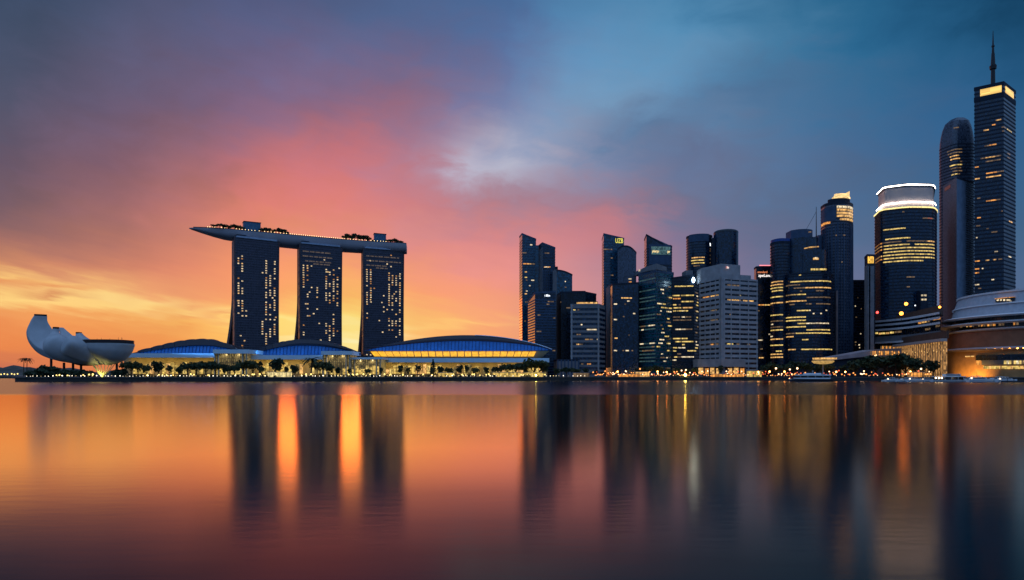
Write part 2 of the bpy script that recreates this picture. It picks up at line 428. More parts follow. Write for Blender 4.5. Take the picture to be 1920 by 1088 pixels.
class Tower:
    """chain: visible front corners (pixel column, distance) from left to right; back: distance of the back wall"""
    def __init__(s, name, label, cat, chain, back, top, glassm, bandm=None, fh=4.0, band=1.1, proud=.3, base=GZ, rnd=0, rwhich=None, poly=None, zbase=None, parent=None, wall_name='wall', cap=True):
        if chain and back == 0:
            q = [XY(*c) for c in chain]; poly = q+[(q[0][0]+q[2][0]-q[1][0], q[0][1]+q[2][1]-q[1][1])]
        pts = poly or ([XY(*c) for c in chain] + [(X(chain[-1][0]-3, back), back), (X(chain[0][0]+3, back), back)])
        if not poly:
            # drop a back corner that would coincide with a corner of the chain
            pts = [p for i, p in enumerate(pts) if i == 0 or (Vector(p)-Vector(pts[i-1])).length > .5]
            if abs(pts[-1][0]-pts[0][0]) < .5 and abs(pts[-1][1]-pts[0][1]) < .5: pts.pop()
        if area2(pts) < 0: pts.reverse()
        if rnd: pts = rounded(pts, rnd, rwhich)
        s.poly = pts; s.z0 = base if zbase is None else zbase; s.fh = fh; s.band = band; s.proud = proud
        cx = sum(p[0] for p in pts)/len(pts); cyy = sum(p[1] for p in pts)/len(pts)
        s.root = parent or thing(name, label, cat, (cx, cyy, base))
        n0 = min(range(len(pts)), key=lambda i: pts[i][1]); yn = pts[n0][1]
        if callable(top): s.ztop = [top(p) for p in pts]
        else: s.ztop = [Z(top, yn)]*len(pts)
        s.zt = min(s.ztop)
        m = MB(); m.prism(pts, s.z0, s.ztop); s.wall = m.build(wall_name, glassm, s.root)
        if bandm is not None:
            m = MB(); k = 0; o = offset(pts, proud); i_ = offset(pts, -.05)
            while s.z0+k*fh+band < s.zt-.6:
                s.ring(m, i_, o, s.z0+k*fh, s.z0+k*fh+band); k += 1
            m.build('floor_band', bandm, s.root)
        if cap:
            m = MB(); o = offset(pts, .35); i_ = offset(pts, -.4)
            n = len(pts); vs = []
            for q, dz in ((o,-1.4),(o,.8),(i_,.8),(i_,-1.4)):
                vs += [(q[i][0], q[i][1], s.ztop[i]+dz) for i in range(n)]
            fs = [(j*n+i, j*n+(i+1)%n, ((j+1)%4)*n+(i+1)%n, ((j+1)%4)*n+i) for j in range(4) for i in range(n)]
            m.add(vs, fs); m.build('parapet', bandm or C_DARK, s.root)
    def ring(s, m, i_, o, z0, z1):
        n = len(o)
        vs = [(*p,z0) for p in i_]+[(*p,z0) for p in o]+[(*p,z1) for p in o]+[(*p,z1) for p in i_]
        fs = []
        for i in range(n):
            k = (i+1) % n
            fs += [(i,k,n+k,n+i), (n+i,n+k,2*n+k,2*n+i), (2*n+i,2*n+k,3*n+k,3*n+i)]
        m.add(vs, fs)
    def hit(s, px):
        """nearest point of the outline on the sight line: (edge, t, point)"""
        u = (px-CX)/F; best = None; n = len(s.poly)
        for i in range(n):
            A, B = Vector(s.poly[i]), Vector(s.poly[(i+1)%n]); d = B-A; den = d.x-u*d.y
            if abs(den) < 1e-9: continue
            t = (u*A.y-A.x)/den
            if -1e-6 <= t <= 1+1e-6:
                q = A+d*t
                if best is None or q.y < best[2].y: best = (i, t, q)
        return best
    def run(s, px0, px1):
        a, b = s.hit(px0), s.hit(px1)
        if not a or not b: return None
        pts = [tuple(a[2])]; i = a[0]; n = len(s.poly); g = 0
        while i != b[0] and g < n:
            i = (i+1) % n; pts.append(s.poly[i]); g += 1
        pts.append(tuple(b[2]))
        pts = [p for k, p in enumerate(pts) if k == 0 or (Vector(p)-Vector(pts[k-1])).length > .05]
        return pts if len(pts) > 1 and g < n/2+2 else None
    def strip_mesh(s, m, px0, px1, py, h=None, proud=.12, snap=True, mi=0):
        pts = s.run(px0, px1)
        if not pts: return False
        zc = Z(py, pts[0][1])
        if snap:
            k = math.floor((zc-s.z0)/s.fh); z0 = s.z0+k*s.fh+s.band+.1; z1 = min(s.z0+(k+1)*s.fh-.1, z0+1.55)
            if h: z1 = min(z1, z0+h)
        else: z0, z1 = zc-h/2, zc+h/2
        return s.solid(m, pts, z0, z1, proud, mi)
    def solid(s, m, pts, z0, z1, proud, mi=0):
        n = len(pts); out = []; inn = []
        for i in range(n):
            a = Vector(pts[max(0,i-1)]); c = Vector(pts[min(n-1,i+1)]); d = (c-a).normalized(); nn = Vector((d.y,-d.x))
            out.append(tuple(Vector(pts[i])+nn*proud)); inn.append(tuple(Vector(pts[i])-nn*.05))
        vs = [(*p,z0) for p in inn]+[(*p,z0) for p in out]+[(*p,z1) for p in out]+[(*p,z1) for p in inn]; fs = []
        for i in range(n-1):
            k = i+1; fs += [(i,k,n+k,n+i),(n+i,n+k,2*n+k,2*n+i),(2*n+i,2*n+k,3*n+k,3*n+i)]
        fs += [(0,n,2*n,3*n),(n-1,4*n-1,3*n-1,2*n-1)]
        m.add(vs, fs, mi); return True
    def win(s, px0, px1, py, mat=WARM, h=None, name='lit_window', snap=True, proud=.12):
        m = MB()
        if s.strip_mesh(m, px0, px1, py, h, proud, snap): return m.build(name, mat, s.root)
    def scatter(s, n, px0, px1, py0, py1, wmin=2, wmax=8, mats=ROOMS, seed=0):
        r = random.Random(seed+int(px0*7+py0))
        for _ in range(n):
            w = r.uniform(wmin, wmax); a = r.uniform(px0, max(px0, px1-w))
            s.win(a, min(px1, a+w), r.uniform(py0, py1), r.choice(mats))
    def fins(s, px0, px1, step, mat, w=.5, d=.6, z0=None, z1=None, name='fin'):
        m = MB(); pts = s.run(px0, px1)
        if not pts: return
        for a, b in zip(pts[:-1], pts[1:]):
            A, B = Vector(a), Vector(b); l = (B-A).length; dd = (B-A)/l; nn = Vector((dd.y,-dd.x)); k = max(1, int(round(l/step)))
            for j in range(k+1):
                c = A+dd*(l*j/k); p0 = c-dd*w/2; p1 = c+dd*w/2
                m.prism([tuple(p0+nn*d),tuple(p1+nn*d),tuple(p1-nn*.1),tuple(p0-nn*.1)], z0 or s.z0, z1 or s.zt)
        return m.build(name, mat, s.root)
    def roofbox(s, px0, px1, y0, y1, py_top, mat=C_DARK, name='plant_room', z0=None):
        m = MB(); zb = (z0 if z0 is not None else s.zt)-.5
        m.prism([XY(px0,y0),XY(px1,y0),(X(px1,y0),y1),(X(px0,y0),y1)], zb, Z(py_top,y0)); return m.build(name, mat, s.root)
    def add(s, name, mat, fn, smooth=False):
        m = MB(); fn(m); return m.build(name, mat, s.root, smooth)
    def edge_panel(s, px0, px1, py0, py1, mat, name='panel', proud=.5):
        pts = s.run(px0, px1)
        if not pts: return
        m = MB(); Y = pts[0][1]; s.solid(m, pts, Z(py1, Y), Z(py0, Y), proud); return m.build(name, mat, s.root)
    def text(s, body, px0, px1, py, hpx, mat, name='lettering', proud=.6):
        a, b = s.hit(px0), s.hit(px1)
        A, B = a[2], b[2]; d = (B-A); w = d.length; d.normalize(); ang = math.atan2(d.y, d.x); nn = Vector((d.y,-d.x))
        cu = bpy.data.curves.new(name, 'FONT'); cu.body = body; cu.align_x = 'LEFT'; cu.align_y = 'CENTER'; cu.size = 1; cu.extrude = .02
        o = bpy.data.objects.new(name, cu); COL.objects.link(o); cu.materials.append(mat)
        bpy.context.view_layer.update(); dw = max(.1, o.dimensions.x); hh = hpx/F*A.y
        me = bpy.data.meshes.new_from_object(o); me.name = name; bpy.data.objects.remove(o); o = bpy.data.objects.new(name, me); COL.objects.link(o)
        o.rotation_euler = (R(90), 0, ang); o.scale = (w/dw, hh/.72, 10)
        q = A+nn*proud; o.location = Vector((q.x, q.y, Z(py, A.y)))-rootloc(s.root); o.parent = s.root
        return o

def slope(px0, py0, px1, py1, Y):
    x0, z0, x1, z1 = X(px0,Y), Z(py0,Y), X(px1,Y), Z(py1,Y)
    return lambda p: z0+(z1-z0)*max(-.3, min(1.3, (p[0]-x0)/(x1-x0)))

# ------------------------------------------------------------------ the business district, from the left
T = Tower('glass_tower', 'tall blue glass tower with a slanting top, leftmost of the business district', 'tower', [(974,1030),(979,1000),(1005,1003)], 1045, slope(976,437,1005,448,1000), G_BLUE, C_BLUE, band=.7)
T.roofbox(1003.5,1010,1002,1030,460, G_BLUE, 'side_wing', z0=GZ)
for a in [(994,998,459,PALE),(980,987,475,DIM),(1002,1010,483,PALE),(981,990,493,ORA),(990,996,492,WARM),(997,1003,492,DIM),(1003,1006,502,DIM),(1003,1006,508,WARM),(984,988,512,WARM),(985,989,518,DIM),(984,988,522,YEL),(986,989,527,DIM),(996,1002,525,PALE),(992,995,534,PALE),(986,989,545,PALE),(984,988,549,WARM),(985,989,564,DIM),(983,986,602,DIM)]: T.win(*a)

T = Tower('slab_tower', 'grey blue tower with a slanting roof just right of the leftmost glass tower', 'tower', [(1010,1010),(1017,980),(1041,983)], 1015, slope(1016,455,1041,464,980), G_NAVY, C_BLUE, band=.8)
T.fins(1011,1017,1.5,C_GREY,.6,.4); T.roofbox(1040.6,1046,985,1000,500,C_DARK,'side_wing',z0=GZ)
for a in [(1020,1032,498,ORA),(1021,1026,502,PALE),(1027,1029,502,PALE),(1021,1030,476,DIM)]: T.win(*a)
T.fins(1018,1039,3,C_BLUE,.7,.6,z0=GZ,z1=Z(508,980))

def arc(px0,py0,px1,py1,Y,rise):
    x0, x1 = X(px0,Y), X(px1,Y)
    def f(p):
        t = max(0,min(1,(p[0]-x0)/(x1-x0))); return Z(py0+(py1-py0)*t-rise*4*t*(1-t), Y)
    return f
def ptsline(a, b, n): return [(a[0]+(b[0]-a[0])*i/n, a[1]+(b[1]-a[1])*i/n) for i in range(n+1)]
T = Tower('curved_roof_block', 'blue office block with a curved falling roof and one pale edge', 'office block', [(1036,975)]+ptsline((1044,958),(1073,962),6), 992, arc(1044,507,1073,515,960,2), G_BLUE, None)
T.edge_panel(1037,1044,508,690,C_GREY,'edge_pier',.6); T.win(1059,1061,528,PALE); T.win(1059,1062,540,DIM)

T = Tower('dark_block', 'plain dark block with one reddish edge behind the striped office', 'office block', [(1044,960),(1052,930),(1098,930),(1118,936)], 970, lambda p: Z(548 if p[0] < X(1100,930) else 551, 930), G_DARK, None)
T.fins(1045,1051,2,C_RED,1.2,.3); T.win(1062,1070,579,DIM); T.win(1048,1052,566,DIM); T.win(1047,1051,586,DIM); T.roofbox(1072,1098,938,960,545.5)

T = Tower('hatched_block', 'lower grey office block whose left side glows orange in the dusk', 'office block', [(990,945),(1003,900),(1042,904)], 950, slope(990,560,1003,549,900), G_NAVY, C_BLUE, fh=3.6, band=1.5)
T.text('t BEm', 1021,1031,554.5,4, WHITE, 'lettering')
for a in [(1027,1038,566,DIM),(1006,1015,621,DIM),(1037,1041,597,DIM),(1008,1013,591,DIM),(1036,1041,660,DIM),(1025,1030,570,DIM)]: T.win(*a)

T = Tower('striped_block', 'short grey office block with bold white horizontal stripes and a golden lit roof edge', 'office block', [(1070,861),(1123,860),(1134,885)], 900, 571, G_NAVY, C_GREY, fh=6.2, band=3.0, proud=.4)
T.fins(1071,1072.5,3,C_PALE,1,.9); T.fins(1121.5,1122.6,3,C_PALE,1.2,.9)
T.roofbox(1080,1121,862,880,565.5,C_DARK,'roof_box'); T.win(1081,1120,568.6,WARM,2.2,'lit_cornice',False,-1.2)
T.add('roof_light', WARM, lambda m: m.box(X(1081,861),X(1120,861),861,861.8,Z(570.2,861),Z(567.6,861)))
for a in [(1070,1076,574,WARM),(1075,1079,584,YEL),(1083,1086,584,DIM),(1089,1092,607,PALE),(1100,1119,616,PALE),(1081,1089,631,DIM),(1097,1104,637,WARM),(1105,1112,642,DIM),(1119,1122,637,PALE),(1081,1086,650,WARM),(1087,1093,650,DIM),(1101,1108,682,ORA),(1090,1094,680,DIM)]: T.win(*a)

T = Tower('sign_tower', 'slim blue tower crowned by a glowing yellow emblem', 'tower', [(1128.5,990),(1132,950),(1170,953)], 985, slope(1132,438.5,1170,446.5,950), G_BLUE, C_BLUE, band=.6)
T.text('UZB', 1153.5,1167.5,452,9, emit('sign_yellow',(1,.86,.12),1.1,0), 'emblem')
for a in [(1132,1148,468,DIM),(1145,1149,481,DIM),(1145,1150,516,DIM)]: T.win(*a)
T = Tower('domed_tower', 'grey blue tower with a rounded shoulder and vertical ribs beside the yellow emblem tower', 'tower', ptsline((1158,932),(1193,930),10), 962, lambda p: Z(461+max(0,(p[0]-X(1174,930))/(X(1193,930)-X(1174,930)))**2*13+max(0,(X(1166,930)-p[0])/(X(8+CX,930)))*6, 930), G_SLATE, None, band=.6)
T.fins(1161,1190,5.2,C_BLUE,1.6,.9,z1=Z(478,930)); T.win(1178,1184,523,PALE); T.win(1179,1184,527,ORA)

T = Tower('navy_block', 'dark navy block with a pale pier on its left side and one golden strip', 'office block', [(1136.5,935),(1148,880),(1197,884)], 940, slope(1148,533,1197,529.5,880), G_NAVY, None)
T.edge_panel(1137,1144,541,690,C_GREY,'edge_pier',.6)
for a in [(1165,1185,558,WARM),(1171,1174,568,DIM),(1176,1181,567,PALE),(1151,1157,572,PALE),(1151,1157,598,PALE),(1168,1171,594,DIM),(1187,1191,587,PALE),(1152,1158,634,WARM),(1178,1180,629,DIM),(1151,1157,656,PALE),(1167,1170,656,DIM),(1173,1179,656,PALE),(1184,1187,656,DIM)]: T.win(*a)

T = Tower('wedge_tower', 'tower with a steep wedge top and a framed teal billboard', 'tower', [(1208,990),(1212,960),(1246,962),(1260,966)], 1000, lambda p: Z(440+max(0,(p[0]-X(1212,960))/(X(1246,960)-X(1212,960)))*18, 960) if p[0] < X(1247,962) else Z(461.5,964), G_NAVY, C_DARK, band=.6)
T.edge_panel(1217,1258,458.5,496,C_BLUE,'frame_panel',.8); T.edge_panel(1221,1256,462.5,477.5,TEAL,'billboard',1.4)
T.text('yiarpar courpr',1222,1255.5,471.5,5,emit('sign_gold',(1,.72,.3),1.6,0),'lettering',2.0)

T = Tower('teal_tower', 'teal glass corner tower with faint lit floors and a grey crown', 'tower', [(1197,905),(1230,870),(1263,893)], 940, 507, G_TEAL, C_BLUE, fh=4.6, band=1.0)
T.add('crown', C_GREY, lambda m: m.prism([XY(1197,904),XY(1212,886),XY(1231,868.5),XY(1250,883),(X(1250,883),930),(X(1197,904),930)], T.zt+.9, [Z(508,904),Z(500,886),Z(494,868),Z(501,883),Z(503,900),Z(508,920)]))
T.win(1198,1210,508,PALE,2.2,'crown_light',False,.8)
for k, py in enumerate([528,546,557,568,578,590,596,613,620,644,650,658,664,670,680]):
    T.win(1199,1229,py,emit('floor_teal',(.3,.62,.66),.12,.6)); 
for a in [(1200,1207,643,PALE),(1218,1228,642,PALE),(1201,1210,613,DIM),(1215,1228,612,PALE),(1203,1207,620,PALE),(1222,1227,653,DIM),(1204,1226,660,DIM)]: T.win(*a,proud=.2)
T.scatter(34,1231,1261,540,688,2,9,[PALE,PALE,YEL,DIM],3)

T = Tower('banded_tower', 'dark office tower with many bright yellow floor strips between teal and pale towers', 'tower', [(1260,890),(1302,885),(1311,905)], 930, slope(1260,521,1290,517,886), G_DARK, C_DARK, band=1.0)
T.add('lamp_sign', emit('sign_oval',(.55,.80,1),15,0,sample=True), lambda m: m.loft([[(X(1300,884)+1.75*cos(2*pi*i/14),884+dy,Z(525.5,884)+3.4*sin(2*pi*i/14)) for i in range(14)] for dy in (0,-1.2)]))
T.roofbox(1286,1299,889,910,507,C_GREY,'plant_room')
for a in [(1265,1276,537,YEL),(1276,1300,535,YEL),(1261,1275,555,YEL),(1277,1301,553,YEL),(1262,1276,563,ORA),(1277,1300,565,YEL),(1262,1268,572,YEL),(1272,1276,573,DIM),(1263,1277,579,YEL),(1280,1299,577,WARM),(1262,1268,585,YEL),(1270,1290,584,YEL),(1278,1284,582,PALE),(1262,1275,595,DIM),(1278,1284,593,PALE),(1284,1296,596,DIM),(1262,1296,602,DIM),(1266,1278,620,PALE),(1279,1285,619,PALE),(1285,1298,615,DIM),(1262,1276,637,YEL),(1278,1289,636,YEL),(1266,1277,642,YEL),(1278,1300,643,YEL),(1279,1284,648,YEL),(1262,1270,654,YEL),(1272,1278,655,PALE),(1279,1285,654,PALE),(1262,1268,660,YEL),(1270,1277,661,DIM),(1289,1305,660,YEL),(1264,1270,671,YEL),(1272,1277,671,DIM),(1278,1301,671,PALE),(1253+8,1268,678,PALE)]: T.win(*a)
T.scatter(16,1303,1310,540,665,2,5,[PALE,YEL,DIM],5)

T = Tower('drum_tower', 'round dark tower with three golden window lines near its middle', 'tower', None, 0, 440, G_NAVY, C_DARK, poly=ellipse(X(1311,1010),1010,18.5,18.5), band=.6)
T.edge_panel(1292.5,1329,441,455,C_BLUE,'top_band',.5)
for a in [(1297,1321,485,WARM),(1296,1320,490,YEL),(1297,1321,495,YEL),(1300,1312,500,DIM)]: T.win(*a)
T.add('service_core', C_DARK, lambda m: m.box(X(1327,996),X(1338,996),996,1010,GZ,Z(452,996)))
T.add('core_light', WHITE, lambda m: m.prism([XY(1329,995.5),XY(1336,995.5),(X(1336,995.5),996),(X(1329,995.5),996)],[Z(459,995),Z(464,995),Z(464,995),Z(459,995)],[Z(453,995),Z(461,995),Z(461,995),Z(453,995)]))
for py in (466,470,478,485,492): T.add('core_lamp', DIM, lambda m: m.box(X(1330,995),X(1333,995),995.5,996,Z(py+1.5,995),Z(py,995)))
T = Tower('plain_drum_tower', 'plain dark round tower with a domed top behind the pale corner office', 'tower', None, 0, 433, G_NAVY, None, poly=ellipse(X(1361,990),990,17.2,17.2,36), cap=False)
T.add('dome', G_DARK, lambda m: m.loft([[(p[0],p[1],T.zt+h) for p in ellipse(X(1361,990),990,17.4*k,17.4*k,36)] for k, h in ((1,-.5),(1,.8),(.97,2),(.86,3.2),(.6,4.3),(.2,4.8))]), True)
T.roofbox(1336.5,1341,985,1000,446,C_DARK,'side_wing',z0=GZ)

T = Tower('pale_corner_office', 'pale stone corner office with rows of dark windows above a lit restaurant terrace', 'office block', [(1312,872),(1353,830),(1420,853)], 0, 521, G_DARK, C_PALE, fh=6.0, band=3.5, proud=.5)
T.fins(1313,1352,12,C_PALE,1.4,.55); T.fins(1354,1419,14,C_PALE,1.4,.55); T.fins(1349.5,1353,1.0,C_PALE,1.6,.6); T.fins(1353.1,1358,1.2,C_PALE,1.6,.6)
T.add('crown_block', C_PALE, lambda m: m.prism([XY(1314,871),XY(1352.5,833),XY(1388,845),(X(1388,845),885),(X(1314,871),890)], T.zt-.2, Z(494.5,833)))
T.add('step_block', C_PALE, lambda m: m.prism([XY(1388.4,846),XY(1408,852),(X(1408,852),885),(X(1388.4,846),885)], T.zt-.2, Z(516,848)))
T.add('emblem', emit('emblem_white',(1,.75,.7),.9,0), lambda m: [m.box(X(1362,836),X(1364,836),834.2,834.8,Z(504,836),Z(500,836)), m.box(X(1364.6,836),X(1366,836),834.4,835,Z(504,836),Z(501,836))])
T.add('emblem_flag', emit('emblem_red',(1,.08,.05),.6,0), lambda m: m.box(X(1361,836),X(1362,836),834.2,834.8,Z(503,836),Z(500.5,836)))
for a in [(1318,1330,562,ORA),(1331,1347,559,WARM),(1363,1388,541,DIM),(1364,1376,560,WARM),(1377,1389,561,WARM),(1393,1402,562,WARM),(1403,1413,563,WARM),(1386,1389,553,YEL),(1333,1344,587,DIM),(1368,1372,588,DIM),(1331,1346,607,DIM),(1331,1338,648,ORA),(1340,1347,648,DIM),(1363,1375,648,YEL),(1381,1388,648,DIM),(1401,1406,650,DIM)]: T.win(*a)
T.add('podium', stone('podium_stone',(.34,.31,.31),.8), lambda m: m.prism([XY(1308,848),XY(1352,822),XY(1398,836),(X(1398,836),850),(X(1308,848),870)], Z(688,830), Z(673,830)))
for i, (a, b) in enumerate([(1310,1319),(1321,1329),(1331,1340),(1342,1350),(1354,1362),(1364,1373),(1375,1385),(1387,1396)]):
    T.add('terrace_bay', ORA if i % 3 == 1 else WARM, lambda m: m.box(X(a,835),X(b,835),834,836,Z(702,835),Z(690+i%2,835)))
    T.add('terrace_pier', C_RED, lambda m: m.box(X(b,833),X(b+2,833),831,838,GZ,Z(688,833)))

T = Tower('red_line_tower', 'dark tower with white lettering below a red lit roof line', 'tower', [(1414,945),(1418,930),(1448,931)], 970, slope(1414,501,1446,498.5,930), G_DARK, None)
T.edge_panel(1424,1447,497.2,498.6,emit('line_red',(1,.22,.25),2,0),'roof_line',.6)
T.text('standard',1420,1438,510.5,4,emit('sign_red',(1,.3,.12),.9,0),'lettering'); T.text('zpeLand',1421.5,1445,517,5.5,emit('sign_white',(1,.9,.85),1.5,0),'lettering')
for a in [(1421,1432,570,ORA),(1431,1446,572,WARM),(1434,1440,571,YEL),(1421,1424,582,DIM),(1421,1430,636,PALE),(1441,1447,625,PALE),(1442,1447,629,DIM),(1423,1432,670,WARM),(1425,1430,652,DIM)]: T.win(*a)

T = Tower('blue_lobe_tower', 'dark banded tower with a blue rounded top, left of the lobed lit tower', 'tower', [(1443,915),(1462,898),(1482,903)], 935, 453, G_NAVY, C_DARK, rnd=9, rwhich=(0,1), band=1.1)
T.add('blue_crown', stone('crown_blue',(.03,.08,.3),.4), lambda m: m.prism(offset(T.poly,-.5), T.zt-.2, Z(446.5,900)))
for py in (536,542,558,572,590,603,613,622,636,650,664,672): T.win(1445,1468,py,[WARM,DIM,YEL,DIM][py%4],1.6)
for a in [(1446,1468,529,WARM),(1447,1468,545,YEL),(1441.5+3,1452,648,YEL),(1452,1459,648,YEL),(1445,1449,633,PALE),(1455,1466,660,YEL),(1446,1450,611,PALE)]: T.win(*a)
lob = [(1471,905),(1482,890),(1510,884),(1538,880),(1556,884),(1562,898)]
T = Tower('lobed_tower', 'wide rounded tower wrapped by many curved bright yellow floor strips', 'tower', lob, 935, 512, G_NAVY, C_DARK, rnd=14, rwhich=(1,2,3,4,5), band=1.2, fh=4.2)
up = [(1480,905),(1500,893),(1530,890),(1536,900)]
T.add('upper_lobe', G_NAVY, lambda m: m.prism(rounded([XY(*p) for p in up]+[(X(1536,900),930),(X(1480,905),930)],8,(1,2,3)), T.zt-.3, Z(444,890)))
T.add('shoulder', G_NAVY, lambda m: m.prism(rounded([XY(1505,892),XY(1520,886.5),XY(1545,886),XY(1552,896),(X(1552,896),928),(X(1505,892),928)],8,(1,2,3)), T.zt-.3, Z(468,887)))
T.add('roof_drum', C_BLUE, lambda m: m.prism(rounded([XY(1483,905),XY(1497,897),XY(1514,895),XY(1526,902),(X(1526,902),922),(X(1483,905),922)],7,(1,2,3)), Z(446,893), Z(429.5,896)))
T.add('upper_light', WARM, lambda m: [m.loft([[(X(a,Y)+0,Y-.4,Z(py,Y)),(X(a,Y),Y+.5,Z(py,Y)),(X(a,Y),Y+.5,Z(py,Y)+1.3),(X(a,Y),Y-.4,Z(py,Y)+1.3)] for a, Y, py in ((1508,889.5,467),(1520,885.8,464.5),(1535,885.5,463.5))])])
T.add('crown_light', DIM, lambda m: m.box(X(1516,893.5),X(1521,893.5),893.3,894,Z(436,893),Z(434,893)))
for a in [(1525,1535,485,WARM),(1528,1533,484,PALE)]: T.add('upper_window', a[3], lambda m: m.box(X(a[0],885.3),X(a[1],885.3),885,885.9,Z(a[2]+2,885),Z(a[2]-1.5,885)))
for a in [(1521,1550,505,YEL),(1514,1537,513,YEL)]: T.add('shoulder_light', a[3], lambda m: m.box(X(a[0],885),X(a[1],885),884.8,886.4,Z(a[2]+1.6,885),Z(a[2]-1.4,885)))
LT = [(1482,1521,529,YEL),(1521,1558,525,YEL),(1471,1500,537,DIM),(1510,1558,537,WARM),(1488,1512,541,DIM),(1530,1545,544,DIM),(1472,1511,553,YEL),(1472,1495,558,DIM),(1471,1512,566,WARM),(1512,1557,559,DIM),(1480,1490,573,DIM),(1511,1522,571,DIM),(1530,1557,570,DIM),(1494,1516,584,YEL),(1517,1520,585,PALE),(1524,1527,585,PALE),(1538,1541,585,PALE),(1548,1551,585,PALE),(1472,1511,596,YEL),(1472,1511,602,YEL),(1495,1512,609,YEL),(1512,1554,605,PALE),(1472,1511,617,YEL),(1512,1556,617,YEL),(1513,1556,619,YEL),(1472,1490,629,DIM),(1492,1557,627,YEL),(1471,1488,631,WARM),(1504,1516,638,YEL),(1471,1560,645,YEL),(1472,1560,647,DIM),(1478,1492,655,WARM),(1502,1560,656,YEL),(1500,1504,549,DIM),(1498,1502,508+10,YEL)]
for a in LT: T.win(*a, h=1.5)
T.add('antenna', STEEL, lambda m: (m.tube((X(1530.5,900),900,Z(446,900)),(X(1530.5,900),900,Z(388,900)),.7,.3,6), m.tube((X(1512,900),900,Z(430,900)),(X(1530,900),900,Z(398,900)),.22,.22,5)))

T = Tower('gold_crown_tower', 'tall ribbed round-fronted tower with a glowing golden crown', 'tower', [(1539,945),(1548,925),(1572,915),(1592,918),(1600,930)], 965, 379, G_SLATE, C_DARK, rnd=8, rwhich=(1,2,3,4), band=1.2)
T.edge_panel(1541,1599,379,390,G_NAVY,'top_band',.5)
T.fins(1541,1567,2.6,C_BLUE,.8,.7,z1=Z(424,915)); T.fins(1570,1599,2.6,C_BLUE,.8,.7,z1=Z(417,915)); T.edge_panel(1540,1567,396,421,C_BLUE,'upper_panel',.6)
for py in (388,393.5,399.5,405,411): T.win(1569 if py < 410 else 1575,1598,py,PALE if py<390 else WARM,2.6,'lit_window',False,.9)
for a in [(1541,1550,423,ORA),(1549,1557,419,ORA)]: T.win(*a,2.6,'lit_window',False,.9)
for a in [(1566,1569,444,DIM),(1581,1584,442,DIM),(1577,1579,494,DIM)]: T.win(*a,proud=.9)
GOLD = emit('crown_gold',(1,.66,.26),1.3,.5,(3,3,1.5))
T.add('crown', GOLD, lambda m: (m.loft([[(p[0],p[1],z) for p in ellipse(X(1577,930),930,r,r*.6,24)] for r, z in ((12.2,Z(374,930)),(12.2,Z(371,930)),(9.5,Z(368,930)),(9,Z(364.5,930)))]), m.prism([XY(1583,924),XY(1593,924),(X(1593,924),929),(X(1583,924),929)], Z(369,924), [Z(364,924),Z(358.5,924),Z(358.5,924),Z(364,924)])))
T.add('crown_base', C_DARK, lambda m: m.prism(ellipse(X(1574,930),932,14.5,10,20), T.zt-.5, Z(374.2,930)))
T.roofbox(1534.5,1541,935,960,441,C_BLUE,'side_wing',z0=GZ)
T.add('pilaster', stone('pilaster_pink',(.36,.26,.25),.7), lambda m: m.prism([XY(1568,911),XY(1571,911),(X(1571,911),914),(X(1568,911),914)], GZ, Z(545,911)))

T = Tower('background_block', 'low dark block behind, between the gold-crowned tower and the slim columned tower', 'office block', [(1597,985),(1622,985)], 1020, 526, G_DARK, C_DARK)
T.scatter(9,1600,1620,555,680,1,3,[DIM,PALE],2)
T = Tower('slim_tower', 'slim dark columned tower with a square golden lantern at its top', 'tower', [(1621,860),(1626,840),(1641,842)], 880, 478, G_DARK, None)
T.add('lantern', emit('lantern_gold',(1,.55,.08),1.2,.6), lambda m: m.box(X(1628,839),X(1638.5,839),839.2,840.4,Z(493.5,839),Z(481,839)))
T.add('column', C_GREY, lambda m: [m.box(X(a,839),X(b,839),838.5,840.5,GZ,Z(499,839)) for a, b in ((1627,1628.6),(1632,1638.5))]); T.fins(1621.5,1626,1.2,C_GREY,1.4,.4,z1=Z(499,850))

# white-crowned tower
ch = [(1640,947),(1652,911),(1700,895),(1750,897),(1757,917)]
T = Tower('white_crown_tower', 'broad round-cornered tower with a brilliant white crown and lit floors', 'tower', ch, 962, 389, G_NAVY, C_DARK, rnd=9, rwhich=(1,2,3,4), band=1.2, fh=4.3)
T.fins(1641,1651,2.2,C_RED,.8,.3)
WL = emit('crown_white',(1,.90,.82),8,0,sample=True); YL = emit('crown_yellow',(1,.8,.3),1.5,.3)
def ringpart(name, mat, poly, z0, z1, o, i=-.3, n=None):
    m = MB(); T.ring(m, offset(poly,i), offset(poly,o), z0, z1); return m.build(name, mat, T.root)
cr = rounded([XY(*c) for c in [(1647,945),(1659,913),(1702,899),(1748,902),(1751,917)]]+[(X(1749,955),955),(X(1650,955),955)],6,(1,2,3))
m = MB(); m.prism(cr, T.zt+.9, Z(348.5,899)); m.build('crown_wall', stone('crown_wall',(.6,.5,.46),.6,.05), T.root)
m = MB(); m.prism(offset(cr,1.6), Z(348.3,899), Z(344,899)); m.build('crown_roof', C_DARK, T.root)
m = MB(); p_ = offset(cr,1.7); T.solid(m, p_[:len(p_)-2], Z(347.6,899), Z(345.6,899), .35); m.build('crown_edge_light', WL, T.root)
m = MB(); p_ = offset(cr,2.2); T.solid(m, p_[:len(p_)-2], Z(380.2,899), Z(378.4,899), .5); m.build('crown_foot_light', WL, T.root)
m = MB(); T.solid(m, offset(T.poly,.9)[:len(T.poly)-2], T.zt-.6, T.zt+1.2, .3); m.build('cornice_light', YL, T.root)
